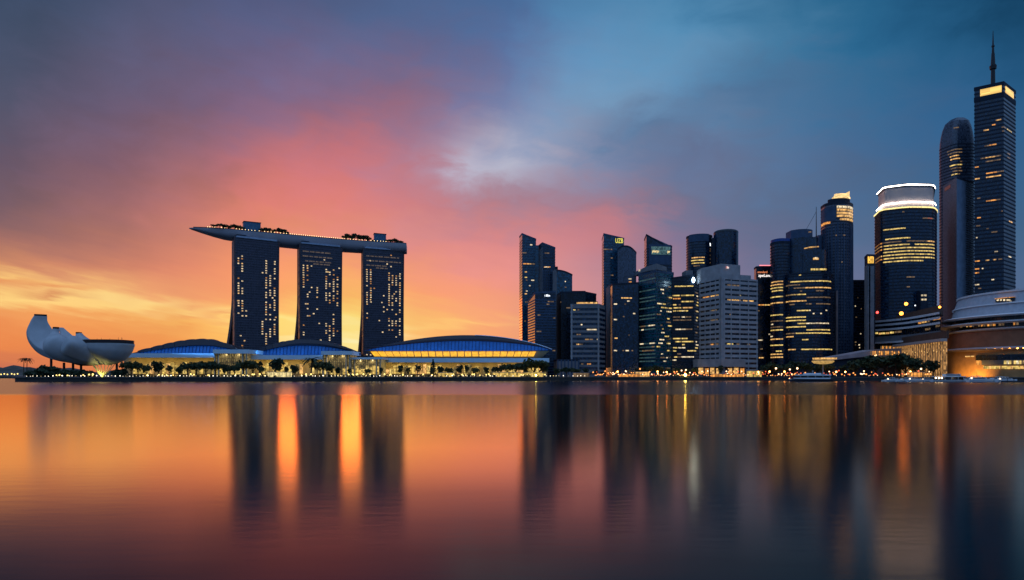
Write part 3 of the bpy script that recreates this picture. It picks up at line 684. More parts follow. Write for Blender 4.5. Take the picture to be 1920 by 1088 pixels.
for a in [(1656,1698,432,YEL),(1660,1707,448,YEL),(1655,1690,454,DIM),(1657,1706,461,YEL),(1715,1752,461,YEL),(1739,1752,455,WARM),(1700,1738,455,DIM),(1657,1752,470,YEL),(1656,1752,477,YEL),(1657,1752,485,YEL),(1656,1752,477.5,YEL),(1656,1731,494,YEL),(1641,1654,462,ORA),(1641,1654,470,WARM),(1641,1654,478,ORA),(1641,1654,486,WARM),(1641,1654,496,ORA),(1700,1715,520,DIM),(1700,1706,536,DIM),(1730,1750,411,DIM),(1740,1750,412,emit('sign_dull_red',(1,.15,.08),.35)),(1692,1696,398,DIM),(1731,1738,560,DIM)]: T.win(*a)
T.add('low_wing', C_DARK, lambda m: m.box(X(1726,888),X(1740,888),888,898,GZ,Z(545,888)))
for py in (552.5,560.5): 
    for a in (1727.5,1733.5): T.add('wing_window', PALE, lambda m: m.box(X(a,887.7),X(a+4,887.7),887.7,888.2,Z(py+3,888),Z(py,888)))

# bullet tower
C0 = (X(1796,985), 985)
T = Tower('bullet_tower', 'slender tower with a tapering rounded top behind a pale square shaft', 'tower', None, 0, 268, G_SLATE, C_DARK, poly=rounded([(C0[0]-20.5,C0[1]+12),(C0[0]-14,C0[1]-16),(C0[0]+14,C0[1]-16),(C0[0]+21,C0[1]+3),(C0[0]+16,C0[1]+20),(C0[0]-8,C0[1]+24)],6), band=1.2, fh=4.4, cap=False)
def shrink(k): return [(C0[0]+(p[0]-C0[0])*k, C0[1]+(p[1]-C0[1])*k) for p in T.poly]
T.add('tapered_crown', G_SLATE, lambda m: m.loft([[(*p,z) for p in shrink(k)] for k, z in ((1.002,T.zt-.2),(.985,Z(258,970)),(.93,Z(246,970)),(.84,Z(234,970)),(.70,Z(223,970)),(.45,Z(217,970)),(.4,Z(216,970)))]))
for a in [(1776,1804,284,DIM),(1777,1804,289,DIM),(1781,1798,296,WARM),(1782,1800,298,WARM),(1800,1804,301,DIM),(1781,1804,314,YEL),(1783,1802,316,DIM),(1786,1804,322,DIM),(1784,1795,330,YEL),(1786,1800,326,DIM),(1788,1798,243,DIM)]: T.win(*a)
T2 = Tower('pale_shaft', '', 'x', [(1768,975),(1794,930),(1825,955)], 0, lambda p: Z(333,930), stone('shaft_lit_blue',(.22,.30,.42),.7), None, parent=T.root, wall_name='shaft')  # blue light on the right face is put into the shaft colour
m = MB(); T2.solid(m, T2.run(1768.5,1794), T2.z0, T2.zt+.4, .35); m.build('shaft_side', stone('shaft_stone',(.19,.19,.22),.85,.3,.5), T.root)
T2.win(1772,1783,356,G_DARK,5,'slot',False,.6)
for i in range(52): T2.win(1811,1824.5,338+i*4.25,G_DARK,1.25,'shaft_window',False,.3)

# tallest tower
T = Tower('spire_tower', 'tallest dark tower at the right with a golden lit crown and a spire', 'tower', [(1827,925),(1882,905),(1904,935)], 0, 153.5, G_NAVY, C_DARK, fh=5.3, band=1.9, proud=.3)
CG = emit('crown_amber',(1,.62,.16),1.25,.35,(40,40,1.6))
for a, b in ((1838,1878),(1885,1900)):
    m = MB(); pts = T.run(a, b); T.solid(m, pts, T.zt-13, T.zt-4, .5); m.build('lit_crown', CG, T.root)
m = MB(); T.ring(m, offset(T.poly,-.1), offset(T.poly,.45), T.zt-3.9, T.zt-.2); T.ring(m, offset(T.poly,-.1), offset(T.poly,.45), T.zt-19, T.zt-13.1); m.build('crown_frame', C_DARK, T.root)
def spire(m):
    x, y = X(1862,940), 940; z = lambda p: Z(p, 940)
    for (p0, r0, p1, r1) in ((166,2.8,128,2.4),(130,4,124,4.4),(124,2.8,100,1.9),(100,1.6,84,1.1),(88,2,86,2),(84,1,58,.3)): m.tube((x,y,z(p0)),(x,y,z(p1)),r0,r1,10)
    for a in range(4): m.tube((x,y,z(126)),(x+3.6*cos(a*pi/2+.6),y+3.6*sin(a*pi/2+.6),z(122)),.7,.5,6)
T.add('spire', STEEL, spire)
for a in [(1860,1867,233,ORA),(1867,1877,229,WARM),(1844,1854,246,WARM),(1878,1886,236,DIM),(1888,1897,244,YEL),(1879,1883,248,DIM),(1846,1869,275,DIM),(1855,1868,276,ORA),(1839,1877,296,DIM),(1848,1866,297,WARM),(1848,1876,305,DIM),(1849,1869,325,ORA),(1869,1882,321,DIM),(1849,1877,334,WARM),(1828,1835,316,ORA),(1828,1837,334,WARM),(1889,1894,285,DIM),(1889,1894,292,DIM),(1832,1838,371,DIM),(1849,1868,378,ORA),(1868,1876,376,DIM),(1877,1880,397,DIM),(1832,1839,411,ORA),(1830,1838,424,DIM),(1892,1898,415,WARM),(1850,1854,428,DIM),(1859,1870,434,DIM),(1865,1871,470,PALE),(1848,1855,488,WARM),(1862,1868,486,WARM),(1872,1879,484,DIM),(1891,1896,484,PALE),(1828,1837,492,ORA),(1828,1836,503,ORA),(1828,1836,516,ORA),(1828,1836,531,PALE),(1834,1840,538,DIM),(1841,1844,505,PALE),(1859,1864,522,PALE),(1830,1833,444,PALE)]: T.win(*a)

T = Tower('edge_block', 'low dark block with a slanting roof at the right edge of the skyline', 'office block', [(1905,760),(1985,760)], 800, slope(1905,545,1925,537,760), G_DARK, C_DARK)

# low block and steps between expo hall and district
T = Tower('low_annex', 'low lilac grey annex with vertical ribs beside the exhibition hall', 'annex', [(1038,870),(1046,842),(1086,842)], 880, 675, C_GREY, None); T.fins(1046,1085,4,C_BLUE,1.6,.6)

# ------------------------------------------------------------------ hotel: three leaning towers and the boat-shaped deck
H_GLASS = glass('hotel_glass', (.040,.042,.070), .32, .35, 1.5, (3.4,3.4,3.2))
H_BAND = stone('hotel_balcony', (.10,.10,.14), .7)
H_SIDE = stone('hotel_side', (.10,.07,.075), .7)
H_RIM = stone('hotel_rim', (.35,.42,.55), .5)
def hotel(label, pxc, Yc, wpx, ang, top, rows, dimrows, cols, seed, splay=78):
    r = random.Random(seed)
    a = R(ang); d = Vector((cos(a), sin(a))); n = Vector((-sin(a), cos(a)))
    c = Vector(XY(pxc, Yc))
    k = F*(d.x/Yc-c.x*d.y/Yc**2); w = wpx/k; H = Z(top, Yc)-GZ
    root = thing('hotel_tower', label, 'hotel', (c.x, c.y, GZ))
    def pt(s, t, z): q = c+d*s+n*t; return (q.x, q.y, z)
    def fw(t): return w*(1+.03*(abs(t-.45)/.55)**1.5)     # slightly waisted front slab
    m = MB(); secs = []
    for i in range(13):
        t = i/12; z = GZ+H*t; h = fw(t)/2
        secs.append([pt(-h,0,z),pt(h,0,z),pt(h,13,z),pt(-h,13,z)])
    m.loft(secs); m.build('front_slab', H_GLASS, root)
    m = MB(); secs = []
    for i in range(15):                                  # rear slab, splaying away at its foot
        t = i/14; z = GZ+H*.985*t; h = w/2-1.5; o = 13.2+splay*(1-min(1,t/.62))**1.7
        secs.append([pt(-h,o,z),pt(h,o,z),pt(h,o+13,z),pt(-h,o+13,z)])
    m.loft(secs); m.build('rear_slab', H_SIDE, root)
    m = MB(); fh = 3.45; nf = int(H/fh)
    for i in range(1, nf):
        z = GZ+i*fh; h = fw(i/nf)/2-.6
        q = [pt(-h,-.45,z),pt(h,-.45,z),pt(h,.1,z),pt(-h,.1,z)]; m.add(q+[(p[0],p[1],z+1.0) for p in q],[(0,1,2,3),(4,5,6,7),(0,1,5,4),(1,2,6,5),(3,0,4,7)])
    m.build('balcony_band', H_BAND, root)
    m = MB(); nv = int(w/3.6)
    for j in range(1, nv):
        f = j/nv-.5
        secs = []
        for i in range(5): t = i/4; c_ = f*(fw(t)-1); secs.append([pt(c_-.16,-.6,GZ+H*.97*t),pt(c_+.16,-.6,GZ+H*.97*t),pt(c_+.16,.05,GZ+H*.97*t),pt(c_-.16,.05,GZ+H*.97*t)])
        m.loft(secs)
    m.build('balcony_fin', H_BAND, root)
    m = MB()
    for s in (-1, 1):
        for i in range(12):
            z0, z1 = GZ+H*i/12, GZ+H*(i+1)/12; h0, h1 = s*fw(i/12)/2, s*fw((i+1)/12)/2
            A = [pt(h0-s*.9,-1.2,z0),pt(h0+s*.5,-1.2,z0),pt(h0+s*.5,2,z0),pt(h0-s*.9,2,z0)]; B = [pt(h1-s*.9,-1.2,z1),pt(h1+s*.5,-1.2,z1),pt(h1+s*.5,2,z1),pt(h1-s*.9,2,z1)]
            m.loft([A,B])
    m.build('edge_wall', H_SIDE, root)
    m = MB(); h = fw(1)/2-2.5; q = [pt(-h,-1.8,0),pt(h,-1.8,0),pt(h,4,0),pt(-h,4,0)]; q = rounded([(p[0],p[1]) for p in q],2); m.prism(q, GZ+H-.3, GZ+H+2.0); m.build('roof_rim', H_RIM, root)
    m = MB(); h = fw(1)/2-4; m.prism([pt(-h,5,0)[:2],pt(h,5,0)[:2],pt(h,25,0)[:2],pt(-h,25,0)[:2]], GZ+H-.5, GZ+H+5); m.build('top_neck', C_DARK, root)
    # lit rooms
    lit = []
    for i in range(3, nf-1):
        f = i/nf
        for u, zones in cols:
            for f0, f1, p in zones:
                if f0 <= f <= f1 and r.random() < p*.88: lit.append((u, i))
        for u, _ in cols:
            if r.random() < .025: lit.append((min(.96, max(.04, u+r.choice((-.05,.05,.09)))), i))
    r.shuffle(lit)
    def room(m, u, i, ww=2.0):
        s = (u-.5)*(fw(i/nf)-3); z = GZ+i*fh
        q = [pt(s-ww/2,-.75,z+1.25),pt(s+ww/2,-.75,z+1.15),pt(s+ww/2,.05,z+1.15),pt(s-ww/2,.05,z+1.15)]
        m.add(q+[(p[0],p[1],z+fh-.75) for p in q],[(0,3,2,1),(4,5,6,7),(0,1,5,4),(1,2,6,5),(2,3,7,6),(3,0,4,7)])
    HW = [emit('room_pale',(1,.74,.42),1.0,.7,(1,1,1)), emit('room_warm',(1,.60,.24),.9,.7,(1,1,1)), emit('room_amber',(1,.45,.12),.6,.7,(1,1,1))]
    for u, i in lit[:92]:
        m = MB(); room(m, u, i); m.build('lit_window', r.choice(HW+HW[:1]), root)
    if lit[92:]:
        m = MB()
        for u, i in lit[92:]: room(m, u, i)
        tag(m.build('lit_windows', HW[0], root), kind='stuff')
    for k, (f, u0, u1) in enumerate(dimrows):
        i = int(nf*f); uu = u0
        while uu < u1-.05:
            wd = min(r.uniform(.07,.16), u1-uu); m = MB(); room(m, uu+wd/2, i, wd*w*.92); m.build('dim_window', emit('room_dim',(.75,.55,.42),.15,.6,(1,1,1)), root); uu += wd+.02
    return root, c, d, n, w, H
A3 = [(.57,.80,.95),(.42,.53,.85),(.18,.30,.75)]
h1 = hotel('hotel tower at the left end under the bow of the long rooftop deck', 482, 960, 81, 35, 449, 0, [],
 [(.055,[(.80,.84,.9),(.58,.70,.85),(.42,.55,.7)]),(.145,[(.74,.86,1),(.58,.71,.95),(.42,.55,1),(.03,.22,.95)]),(.63,[(.66,.76,.6),(.5,.55,.3),(.3,.45,.5),(.05,.2,.6)]),(.72,[(.70,.84,.95),(.55,.7,.85),(.38,.54,.95),(.25,.36,.6),(.03,.26,.8)]),(.82,[(.5,.82,.7),(.28,.48,.7),(.02,.22,.7)]),(.93,[(.72,.84,.7),(.46,.74,.9),(.28,.42,.4),(.08,.14,.5)])], 3)
h2 = hotel('middle hotel tower with dim lit floors under the rooftop deck', 602, 998, 77, 30, 460, 0, [(.95,.04,.78),(.92,.04,.78),(.89,.1,.78),(.86,.3,.78)],
 [(.06,[(.66,.84,.95),(.30,.5,.5),(.05,.2,.4)]),(.16,[(.72,.84,.9),(.35,.62,.4),(.05,.14,.6)]),(.26,[(.82,.85,.9),(.1,.7,.10)]),(.40,[(.1,.75,.10)]),(.63,[(.58,.82,.9),(.3,.4,.6),(.02,.16,.85)]),(.72,[(.55,.8,.85),(.25,.46,.75),(.02,.14,.8)]),(.82,[(.55,.83,.95),(.3,.48,.7),(.02,.17,.8)]),(.92,[(.54,.78,.7),(.3,.45,.5),(.04,.16,.8)])], 5, 58)
h3 = hotel('right hand hotel tower with the fullest columns of lit rooms', 719.5, 1035, 74, 24, 468, 0, [(.95,.05,.9),(.92,.05,.95),(.89,.05,.6),(.87,.3,.6)],
 [(.06,[(.55,.84,.95),(.42,.5,.5),(.08,.17,.7)]),(.16,[(.55,.84,.95),(.3,.4,.2),(.06,.17,.7)]),(.25,[(.62,.7,.3)]),(.64,[(.55,.83,.95),(.36,.46,.7),(.18,.23,.9),(.02,.12,.8)]),(.73,[(.72,.83,.9),(.5,.64,.85),(.36,.46,.6),(.03,.22,.7)]),(.38,[(.1,.8,.09)]),(.5,[(.1,.8,.08)]),(.83,[(.6,.82,.85),(.3,.5,.75),(.02,.14,.9)]),(.93,[(.5,.82,.9),(.3,.46,.7),(.02,.16,.7)])], 9, 52)

# deck: stations (pixel column, distance, top, bottom, half width)
DK = [(366,917,423,423.8,.6),(372,920,423.2,426.5,4),(385,925,424,432,8),(405,932,425.8,438.5,12),(430,942,428.5,444.5,15.5),(460,952,432,449.5,17.5),(500,966,436,455,19),(560,986,441.5,461.5,19),(620,1004,447,466,19),(680,1022,451.8,469.5,19),(730,1032,454.5,471,18.5),(757,1035,455.5,471.2,17.5),(762,1035.5,456,471,16)]
def deck_at(px):
    for a, b in zip(DK[:-1], DK[1:]):
        if a[0] <= px <= b[0]:
            t = (px-a[0])/(b[0]-a[0]); q = [a[i]+(b[i]-a[i])*t for i in range(5)]
            dd = Vector(XY(b[0],b[1]))-Vector(XY(a[0],a[1])); dd.normalize(); return q, dd
    return list(DK[-1]), Vector((1,0))
c0 = Vector(XY(560,986))
deck = thing('sky_deck', 'long boat shaped rooftop deck lying across the three hotel towers', 'rooftop deck', (c0.x, c0.y+21, Z(461,986)))
def deck_sections(f=1.0, topin=0):
    secs = []
    for px, Y, t, b, hw in DK:
        q, dd = deck_at(min(px, 761.9)); nn = Vector((-dd.y, dd.x)); c = Vector(XY(px, Y))+nn*21
        zt, zb = Z(t, Y), Z(b, Y); dep = zt-zb; s = []
        for k in range(17):
            th = pi+pi*k/16; cc, sn = cos(th), sin(th)
            off = hw*math.copysign(abs(cc)**.55, cc); z = zt-1.2+(dep-1.2)*-abs(sn)**.75 if k not in (0,16) else zt
            p = c-nn*0+nn*(-off); s.append((p.x, p.y, z))
        secs.append(s)
    return secs
m = MB(); m.loft(deck_sections()); m.build('hull', stone('deck_hull',(.38,.36,.40),.45,.08,.05,.5), deck, True)
m = MB()
ln = []
for px, Y, t, b, hw in DK[1:]:
    q, dd = deck_at(min(px,761.9)); nn = Vector((-dd.y, dd.x)); c = Vector(XY(px,Y))+nn*21-nn*(hw-.6); ln.append((c.x,c.y,Z(t,Y)))
for a, b in zip(ln[:-1], ln[1:]): m.loft([[(a[0],a[1],a[2]-.4),(a[0],a[1]-.25,a[2]-.4),(a[0],a[1]-.25,a[2]+1.1),(a[0],a[1],a[2]+1.1)],[(b[0],b[1],b[2]-.4),(b[0],b[1]-.25,b[2]-.4),(b[0],b[1]-.25,b[2]+1.1),(b[0],b[1],b[2]+1.1)]])
m.build('railing', STEEL, deck)
DL = emit('deck_lamp',(1,.72,.34),3.5,0)
r = random.Random(4)
lp = [392,396,401,406,418,424,444,450,455,461,467,473,479,487,497,503,509,515,521,527,533,538]+[545+i*4.05 for i in range(26)]+[653,658,663,668,674,680,687,696,702,708,714,719,724]
for px in lp:
    q, dd = deck_at(px); nn = Vector((-dd.y, dd.x)); c = Vector(XY(px,q[1]))+nn*21-nn*(q[4]-1.6); z = Z(q[2],q[1])
    m = MB(); m.box(c.x-.1,c.x+.1,c.y-.1,c.y+.1,z-.6,z+1.4); m.ball((c.x,c.y,z+1.9),.45,6,4); m.build('deck_lamp', DL, deck)
PENT = stone('penthouse_blue', (.06,.15,.26), .35, .1)
for lab, a, b, tp, bt in (('blue grey lift house on the deck above the left hotel tower',457.5,489,415.5,434),('small blue lift house near the right end of the rooftop deck',701.5,724,438,455)):
    q, dd = deck_at((a+b)/2); nn = Vector((-dd.y, dd.x)); Y = q[1]+9
    p0, p1 = Vector(XY(a,Y)), Vector(XY(b,Y+(b-a)*.35)); 
    zb = Z(q[2],q[1])-.6; zt = Z(tp,Y)
    t_ = thing('lift_house', lab, 'lift house', ((p0.x+p1.x)/2, p0.y, zb))
    pl = [tuple(p0),tuple(p1),tuple(p1+nn*13),tuple(p0+nn*13)]
    m = MB(); m.prism(rounded(pl,.8), zb, [zt]*20); m.build('wall', PENT, t_)
    m = MB(); m.prism(offset(pl,.5), zt+.01, zt+.9); m.build('roof', C_DARK, t_)

# ------------------------------------------------------------------ trees
LEAF = [stone('leaf_dark',(.035,.055,.028),.8,.5,.6), stone('leaf_olive',(.06,.075,.03),.8,.5,.6)]
BARK = stone('bark',(.07,.05,.035),.9)
def crown_mesh(seed, w, h, n=420, kind='round'):
    r = random.Random(seed); m = MB(); cl = []
    nb = 9 if kind != 'cone' else 12
    for i in range(nb):
        if kind == 'cone': zz = i/(nb-1); cl.append((r.uniform(-.2,.2)*w*(1-zz), r.uniform(-.2,.2)*w*(1-zz), h*(.08+.86*zz), w*.42*(1.05-zz)))
        else:
            a = r.uniform(0,2*pi); q = r.uniform(.15,.62)*w*.5; cl.append((q*cos(a), q*sin(a), h*r.uniform(.22,.78), w*r.uniform(.17,.30)))
    if kind == 'flat': cl = [(c[0]*1.5,c[1]*1.5,h*.5+(c[2]-h*.5)*.45,c[3]*.8) for c in cl]
    for i in range(n):
        c = r.choice(cl); v = Vector((r.gauss(0,1),r.gauss(0,1),r.gauss(0,1))).normalized(); rad = c[3]*(r.random()**.4)*(1.25 if r.random() < .15 else 1)
        p = Vector(c[:3])+Vector((v.x,v.y,v.z*.8))*rad; s = r.uniform(.32,.75)*(w/9)**.5
        a = Vector((r.gauss(0,1),r.gauss(0,1),r.gauss(0,1))).normalized(); b = a.orthogonal().normalized(); a2 = a.cross(b)
        m.add([p-b*s-a2*s*.6, p+b*s*.9-a2*s*.7, p+b*s+a2*s*.6, p-b*s*.8+a2*s*.8], [(0,1,2,3)], 0)
    return m
PROTO = {}
def tree_proto(key, seed, w, th, h, kind='round', lm=0, name='tree'):
    root = thing(name, 'tree', 'tree', (0,0,0))
    m = MB(); m.tube((0,0,-.3),(0,0,th+h*.25),.34*w/8,.2*w/8,7)
    r = random.Random(seed)
    for i in range(4):
        a = i*pi/2+r.uniform(-.4,.4); m.tube((0,0,th*.85),(w*.25*cos(a),w*.25*sin(a),th+h*.45),.16*w/8,.07*w/8,5)
    m.build('trunk', BARK, root)
    m = crown_mesh(seed, w, h, kind=kind); m.v = [(v[0],v[1],v[2]+th) for v in m.v]; m.build('crown', LEAF[lm], root)
    PROTO[key] = [root, False]; return root
def palm_proto(key, th, fr, name='palm_tree'):
    root = thing(name, 'palm', 'tree', (0,0,0)); m = MB(); m.tube((0,0,-.3),(.3,.1,th),.32,.2,7); m.build('trunk', BARK, root)
    m = MB(); r = random.Random(int(th*10))
    for i in range(15):
        a = 2*pi*i/15+r.uniform(-.2,.2); up = r.uniform(.1,.9); L = fr*r.uniform(.8,1.1); pts = []
        for k in range(6):
            t = k/5; q = L*t; pts.append(Vector((.3+q*cos(a)*.9, .1+q*sin(a)*.9, th+up*L*t-1.05*L*t*t*.8)))
        for k in range(5):
            p, q = pts[k], pts[k+1]; side = Vector((-sin(a),cos(a),-.35))*(.62*(1-k/6)); m.add([p-side,q-side*.85,q,p],[(0,1,2,3)]); side = Vector((sin(a),-cos(a),-.35))*(.62*(1-k/6)); m.add([p,q,q-side*.85,p-side],[(0,1,2,3)])
    m.build('crown', LEAF[0], root); PROTO[key] = [root, False]
tree_proto('r1', 1, 9, 3.2, 8); tree_proto('r2', 2, 11, 3.0, 8.5, 'round', 1); tree_proto('r3', 3, 8, 4, 9); tree_proto('f1', 4, 12, 4.5, 6, 'flat', 1)
tree_proto('f2', 8, 11, 3.5, 6.5, 'flat', 0); tree_proto('c1', 5, 8, 2.2, 14, 'cone'); tree_proto('b1', 6, 9, .1, 5.0, 'round', 0, 'shrub'); palm_proto('p1', 12, 5.0)
palm_proto('p2', 7, 4.2)
def plant(key, px, Y, h, label, group=None, zb=GZ, rz=0, wide=1.0, cat='tree'):
    pr = PROTO[key]
    if not pr[1]: o = pr[0]; pr[1] = True
    else: o = copy_tree(pr[0])
    if 'h0' not in pr[0]:
        pr[0]['h0'] = max(max(v.co.z for v in ch.data.vertices) for ch in pr[0].children)
    s = h/pr[0]['h0']
    for k in ('label','category','group'):
        if k in o: del o[k]
    o.location = (X(px,Y), Y, zb); o.scale = (s*wide, s*wide, s); o.rotation_euler = (0,0,rz)
    return tag(o, label, cat, group)

rt = random.Random(21)
# along the promenade in front of the hall: (px, top pixel, kind, width factor)
PT = [(246,676,'f1',1),(259,678,'r3',.9),(275,682,'r2',.8),(297,676,'r1',1.05),(318,684,'r3',.9),(336,686,'r2',1),(352,678,'f2',1),(368,678,'f1',1.1),(386,676,'f2',1.1),(404,679,'f1',1),(421,682,'r1',.9),(440,684,'f2',1),(457,674,'f1',1.2),(474,675,'f2',1.1),(490,685,'r2',.8),(516,671,'r1',1.1),(536,686,'r3',.8),(553,684,'r1',1),(583,670,'p2',1.2),(600,676,'f1',1.1),(616,682,'r2',.9),(632,688,'r1',.9),(655,690,'r3',.8),(690,690,'r2',.8),(714,688,'r3',.8),(752,684,'r1',.9),(766,688,'r3',.9),(783,683,'r3',.9),(812,673,'c1',1),(827,686,'r1',.9),(842,688,'r2',.9),(861,684,'r1',.9),(874,684,'r3',.8),(892,688,'r2',1),(912,688,'r1',1),(932,687,'f2',1),(951,681,'f1',1.2),(967,680,'f2',1.2),(984,685,'r1',1),(1002,671,'r2',1.35),(1018,677,'r1',1.1)]
ordn = ['first','second','third','fourth','fifth','sixth','seventh','eighth','ninth','tenth','eleventh','twelfth','thirteenth','fourteenth','fifteenth','sixteenth','seventeenth','eighteenth','nineteenth','twentieth','twenty-first']
kindw = {'f1':'broad flat-crowned olive tree','f2':'spreading dark tree','r1':'round dark green tree','r2':'round olive green tree','r3':'narrow dark tree','c1':'tall cone-shaped tree','p2':'tufted palm','b1':'low shrub','p1':'palm'}
special = {516:'tall round tree before the middle pavilion of the lit hall',583:'bushy palm on the promenade before the second blue roof',812:'pointed conical tree standing before the pale blue canopy',1002:'largest leafy tree at the right end of the exhibition hall',297:'dark round tree on the lit promenade nearest the white museum'}
for i, (px, tp, k, wf) in enumerate(PT):
    Y = on_shore(px, rt.uniform(16, 40)).y; h = Z(tp, Y)-GZ
    j = min(i, len(PT)-1-i); 
    lab = special.get(px) or (f'{kindw[k]}, {ordn[i]} promenade tree from the white museum' if i < 21 else f'{kindw[k]}, {ordn[len(PT)-1-i]} promenade tree back from the largest right tree')
    plant(k, px, Y, h, lab, 'trees along the promenade', rz=rt.uniform(0,6), wide=wf)
for i, px in enumerate(range(228, 1060, 13)):
    Y = on_shore(px, rt.uniform(8,13)).y
    plant('b1', px+rt.uniform(-4,4), Y, rt.uniform(1.8,3.6), 'low dark shrub in the planted strip along the promenade', 'shrubs along the promenade', rz=rt.uniform(0,6), cat='shrub')
for px, tp, lab in ((60,694,'low bush at the far left tip of the museum garden'),(72,692,'bush between the garden tip and the left museum column'),(90,683,'tallest round bush under the white museum horn'),(106,694,'low bush beside the leftmost museum column'),(128,691,'bush between two dark museum columns'),(150,692,'bush under the belly of the white museum'),(168,694,'low bush left of the glowing museum base'),(225,690,'bush right of the glowing museum base')):
    Y = on_shore(px, 30).y; plant('b1', px, Y, Z(tp,Y)-GZ, lab, 'bushes round the museum', rz=px, wide=1.2, cat='shrub')
for px, tp, lab in ((44,672,'left palm of the pair on the far shore'),(50,671,'right palm of the pair on the far shore')):
    plant('p1', px, 1440, Z(tp,1440)-GZ, lab, 'palms on the far shore', rz=px)
# business district waterfront
BT = [(1044,690,'r1',1.2),(1062,688,'f2',1.2),(1080,690,'r2',1.2),(1098,690,'r1',1.1),(1118,693,'r3',1),(1196,690,'r1',1),(1214,686,'f1',1.1),(1234,684,'r2',1.1),(1252,690,'r1',1),(1270,688,'r3',1),(1288,690,'r1',1.1),(1304,688,'r2',1),(1352,684,'r3',.9),(1434,684,'r1',1.1),(1450,678,'r2',1.2),(1470,682,'f2',1.2),(1492,676,'r1',1.2),(1512,677,'r2',1.1),(1534,682,'r1',1),(1550,680,'r2',1.1),(1582,683,'r3',1.1),(1604,675,'r1',1.4),(1622,668,'r2',1.5),(1642,665,'r1',1.5),(1660,662,'r2',1.6),(1680,662,'r1',1.5),(1698,667,'r2',1.5),(1716,674,'r1',1.4),(1730,680,'r3',1.1),(1750,674,'r1',1.1)]
for i, (px, tp, k, wf) in enumerate(BT):
    Y = on_shore(px, rt.uniform(14, 34)).y; h = Z(tp, Y)-GZ
    lab = f'{kindw[k]}, {ordn[i]} quayside tree right of the exhibition hall' if i < 15 else f'{kindw[k]}, {ordn[len(BT)-1-i]} quayside tree left of the terracotta pavilion'
    plant(k, px, Y, h, lab, 'trees along the business quay', rz=rt.uniform(0,6), wide=wf)
# deck garden
DT = [(400,5),(407,6),(413,7),(420,7),(427,8),(434,8),(441,8),(448,8),(455,8),(494,8),(501,9),(508,9),(515,8),(522,9),(529,9),(536,9),(541,7),(648,8),(654,11),(661,10),(667,12),(674,11),(681,11),(687,10),(692,8),(699,5),(728,7),(734,8),(740,8),(746,7),(752,6)]
for i, (px, h) in enumerate(DT):
    q, dd = deck_at(px); nn = Vector((-dd.y, dd.x)); c = Vector(XY(px,q[1]))+nn*rt.uniform(4,14)
    seg = 'bow of the rooftop deck' if px < 460 else 'rooftop deck right of the larger lift house' if px < 600 else 'rooftop deck left of the smaller lift house' if px < 700 else 'right tip of the rooftop deck'
    o = plant('r1' if h > 8 else 'r2', px, c.y, h*1.05, f'small dark tree in the garden at the {seg}', f'garden trees, {seg}', zb=Z(q[2],q[1])-.5, rz=rt.uniform(0,6), wide=1.25)
    o.location.x = c.x

# ------------------------------------------------------------------ white lotus-shaped museum
MW = stone('museum_white', (.46,.47,.50), .5, .10, .12)
my = 705
mus = thing('museum', 'white lotus-shaped museum of curved petals at the left end of the promenade', 'museum', (X(196,my),my,GZ))
def catmull(pts, n):
    out = []
    for i in range(len(pts)-1):
        p0, p1, p2, p3 = pts[max(0,i-1)], pts[i], pts[i+1], pts[min(len(pts)-1,i+2)]
        for k in range(n):
            t = k/n; out.append([.5*((2*b)+(-a+c)*t+(2*a-5*b+4*c-d)*t*t+(-a+3*b-3*c+d)*t**3) for a,b,c,d in zip(p0,p1,p2,p3)])
    out.append(list(pts[-1])); return out
def petal(name, st, phi, n=2.6, cap=None, seg=6, mat=None):
    """stations (px, py, dy metres, half width px, half depth m) from the open top to the root"""
    c = catmull(st, seg); secs = []; u = my/F
    for i, q in enumerate(c):
        a = c[max(0,i-1)]; b = c[min(len(c)-1,i+1)]
        pos = Vector((X(q[0],my), my+q[2], Z(q[1],my))); tan_ = Vector(((b[0]-a[0])*u, 0, -(b[1]-a[1])*u)).normalized()
        if i == 0 and cap: tan_ = Vector((0,0,-1))
        e2 = Vector((sin(phi), cos(phi), 0)); e1 = e2.cross(tan_).normalized()
        s = []
        for k in range(28):
            t = 2*pi*k/28; ca, sa = cos(t), sin(t)
            s.append(pos+e1*(q[3]*u*math.copysign(abs(ca)**(2/n), ca))+e2*(q[4]*math.copysign(abs(sa)**(2/n), sa)))
        secs.append(s)
    m = MB(); m.loft(secs); o = m.build(name, mat or MW, mus, True)
    if cap:
        q = c[0]; u2 = 1; top = secs[0]; cen = sum((Vector(p) for p in top), Vector())/len(top)
        m = MB(); m.loft([[cen+(Vector(p)-cen)*.98+Vector((0,0,-.1)) for p in top],[cen+(Vector(p)-cen)*.98+Vector((0,0,cap)) for p in top]]); m.build('skylight', stone('skylight_dark',(.03,.022,.025),.4), o)
    return o
petal('petal', [(68.5,592,6,4.5,5.6),(67,604,5,5,7.6),(71,623,4,6,12),(83,643,2,7,13.5),(104,660,0,8,13.5),(136,671,0,8,12),(170,675,0,7,9),(195,677,0,5,6)], R(47), 7, 1.8)
petal('petal', [(85,612,24,1.5,2.5),(92,621,24,2.5,4),(102,634,22,5,7),(118,650,18,9,10),(152,664,8,10,10),(190,676,3,5,5)], R(40), 5)
petal('petal', [(117,618,-10,5.0,3.0),(117,625,-11,5.8,4),(118.5,632,-14,11,6.5),(122,640,-18,18.5,9),(131,650,-20,22.5,11),(147,661,-16,20.5,12),(172,673,-8,12,9),(195,679,0,5,6)], R(6), 2.1, 1.8)
petal('petal', [(134,624.5,12,4.4,4),(138,632,11,7,7),(146,643,10,12,9),(160,655,8,16,11),(180,668,4,12,9),(196,677,0,5,5)], R(-10), 2.6, 1.5)
petal('petal', [(157,645,-24,17,5.5),(163,650,-25,18.5,8),(171,658,-24,17.5,10),(182,669,-15,13,10),(193,678,-5,7,7)], R(22), 3.2)
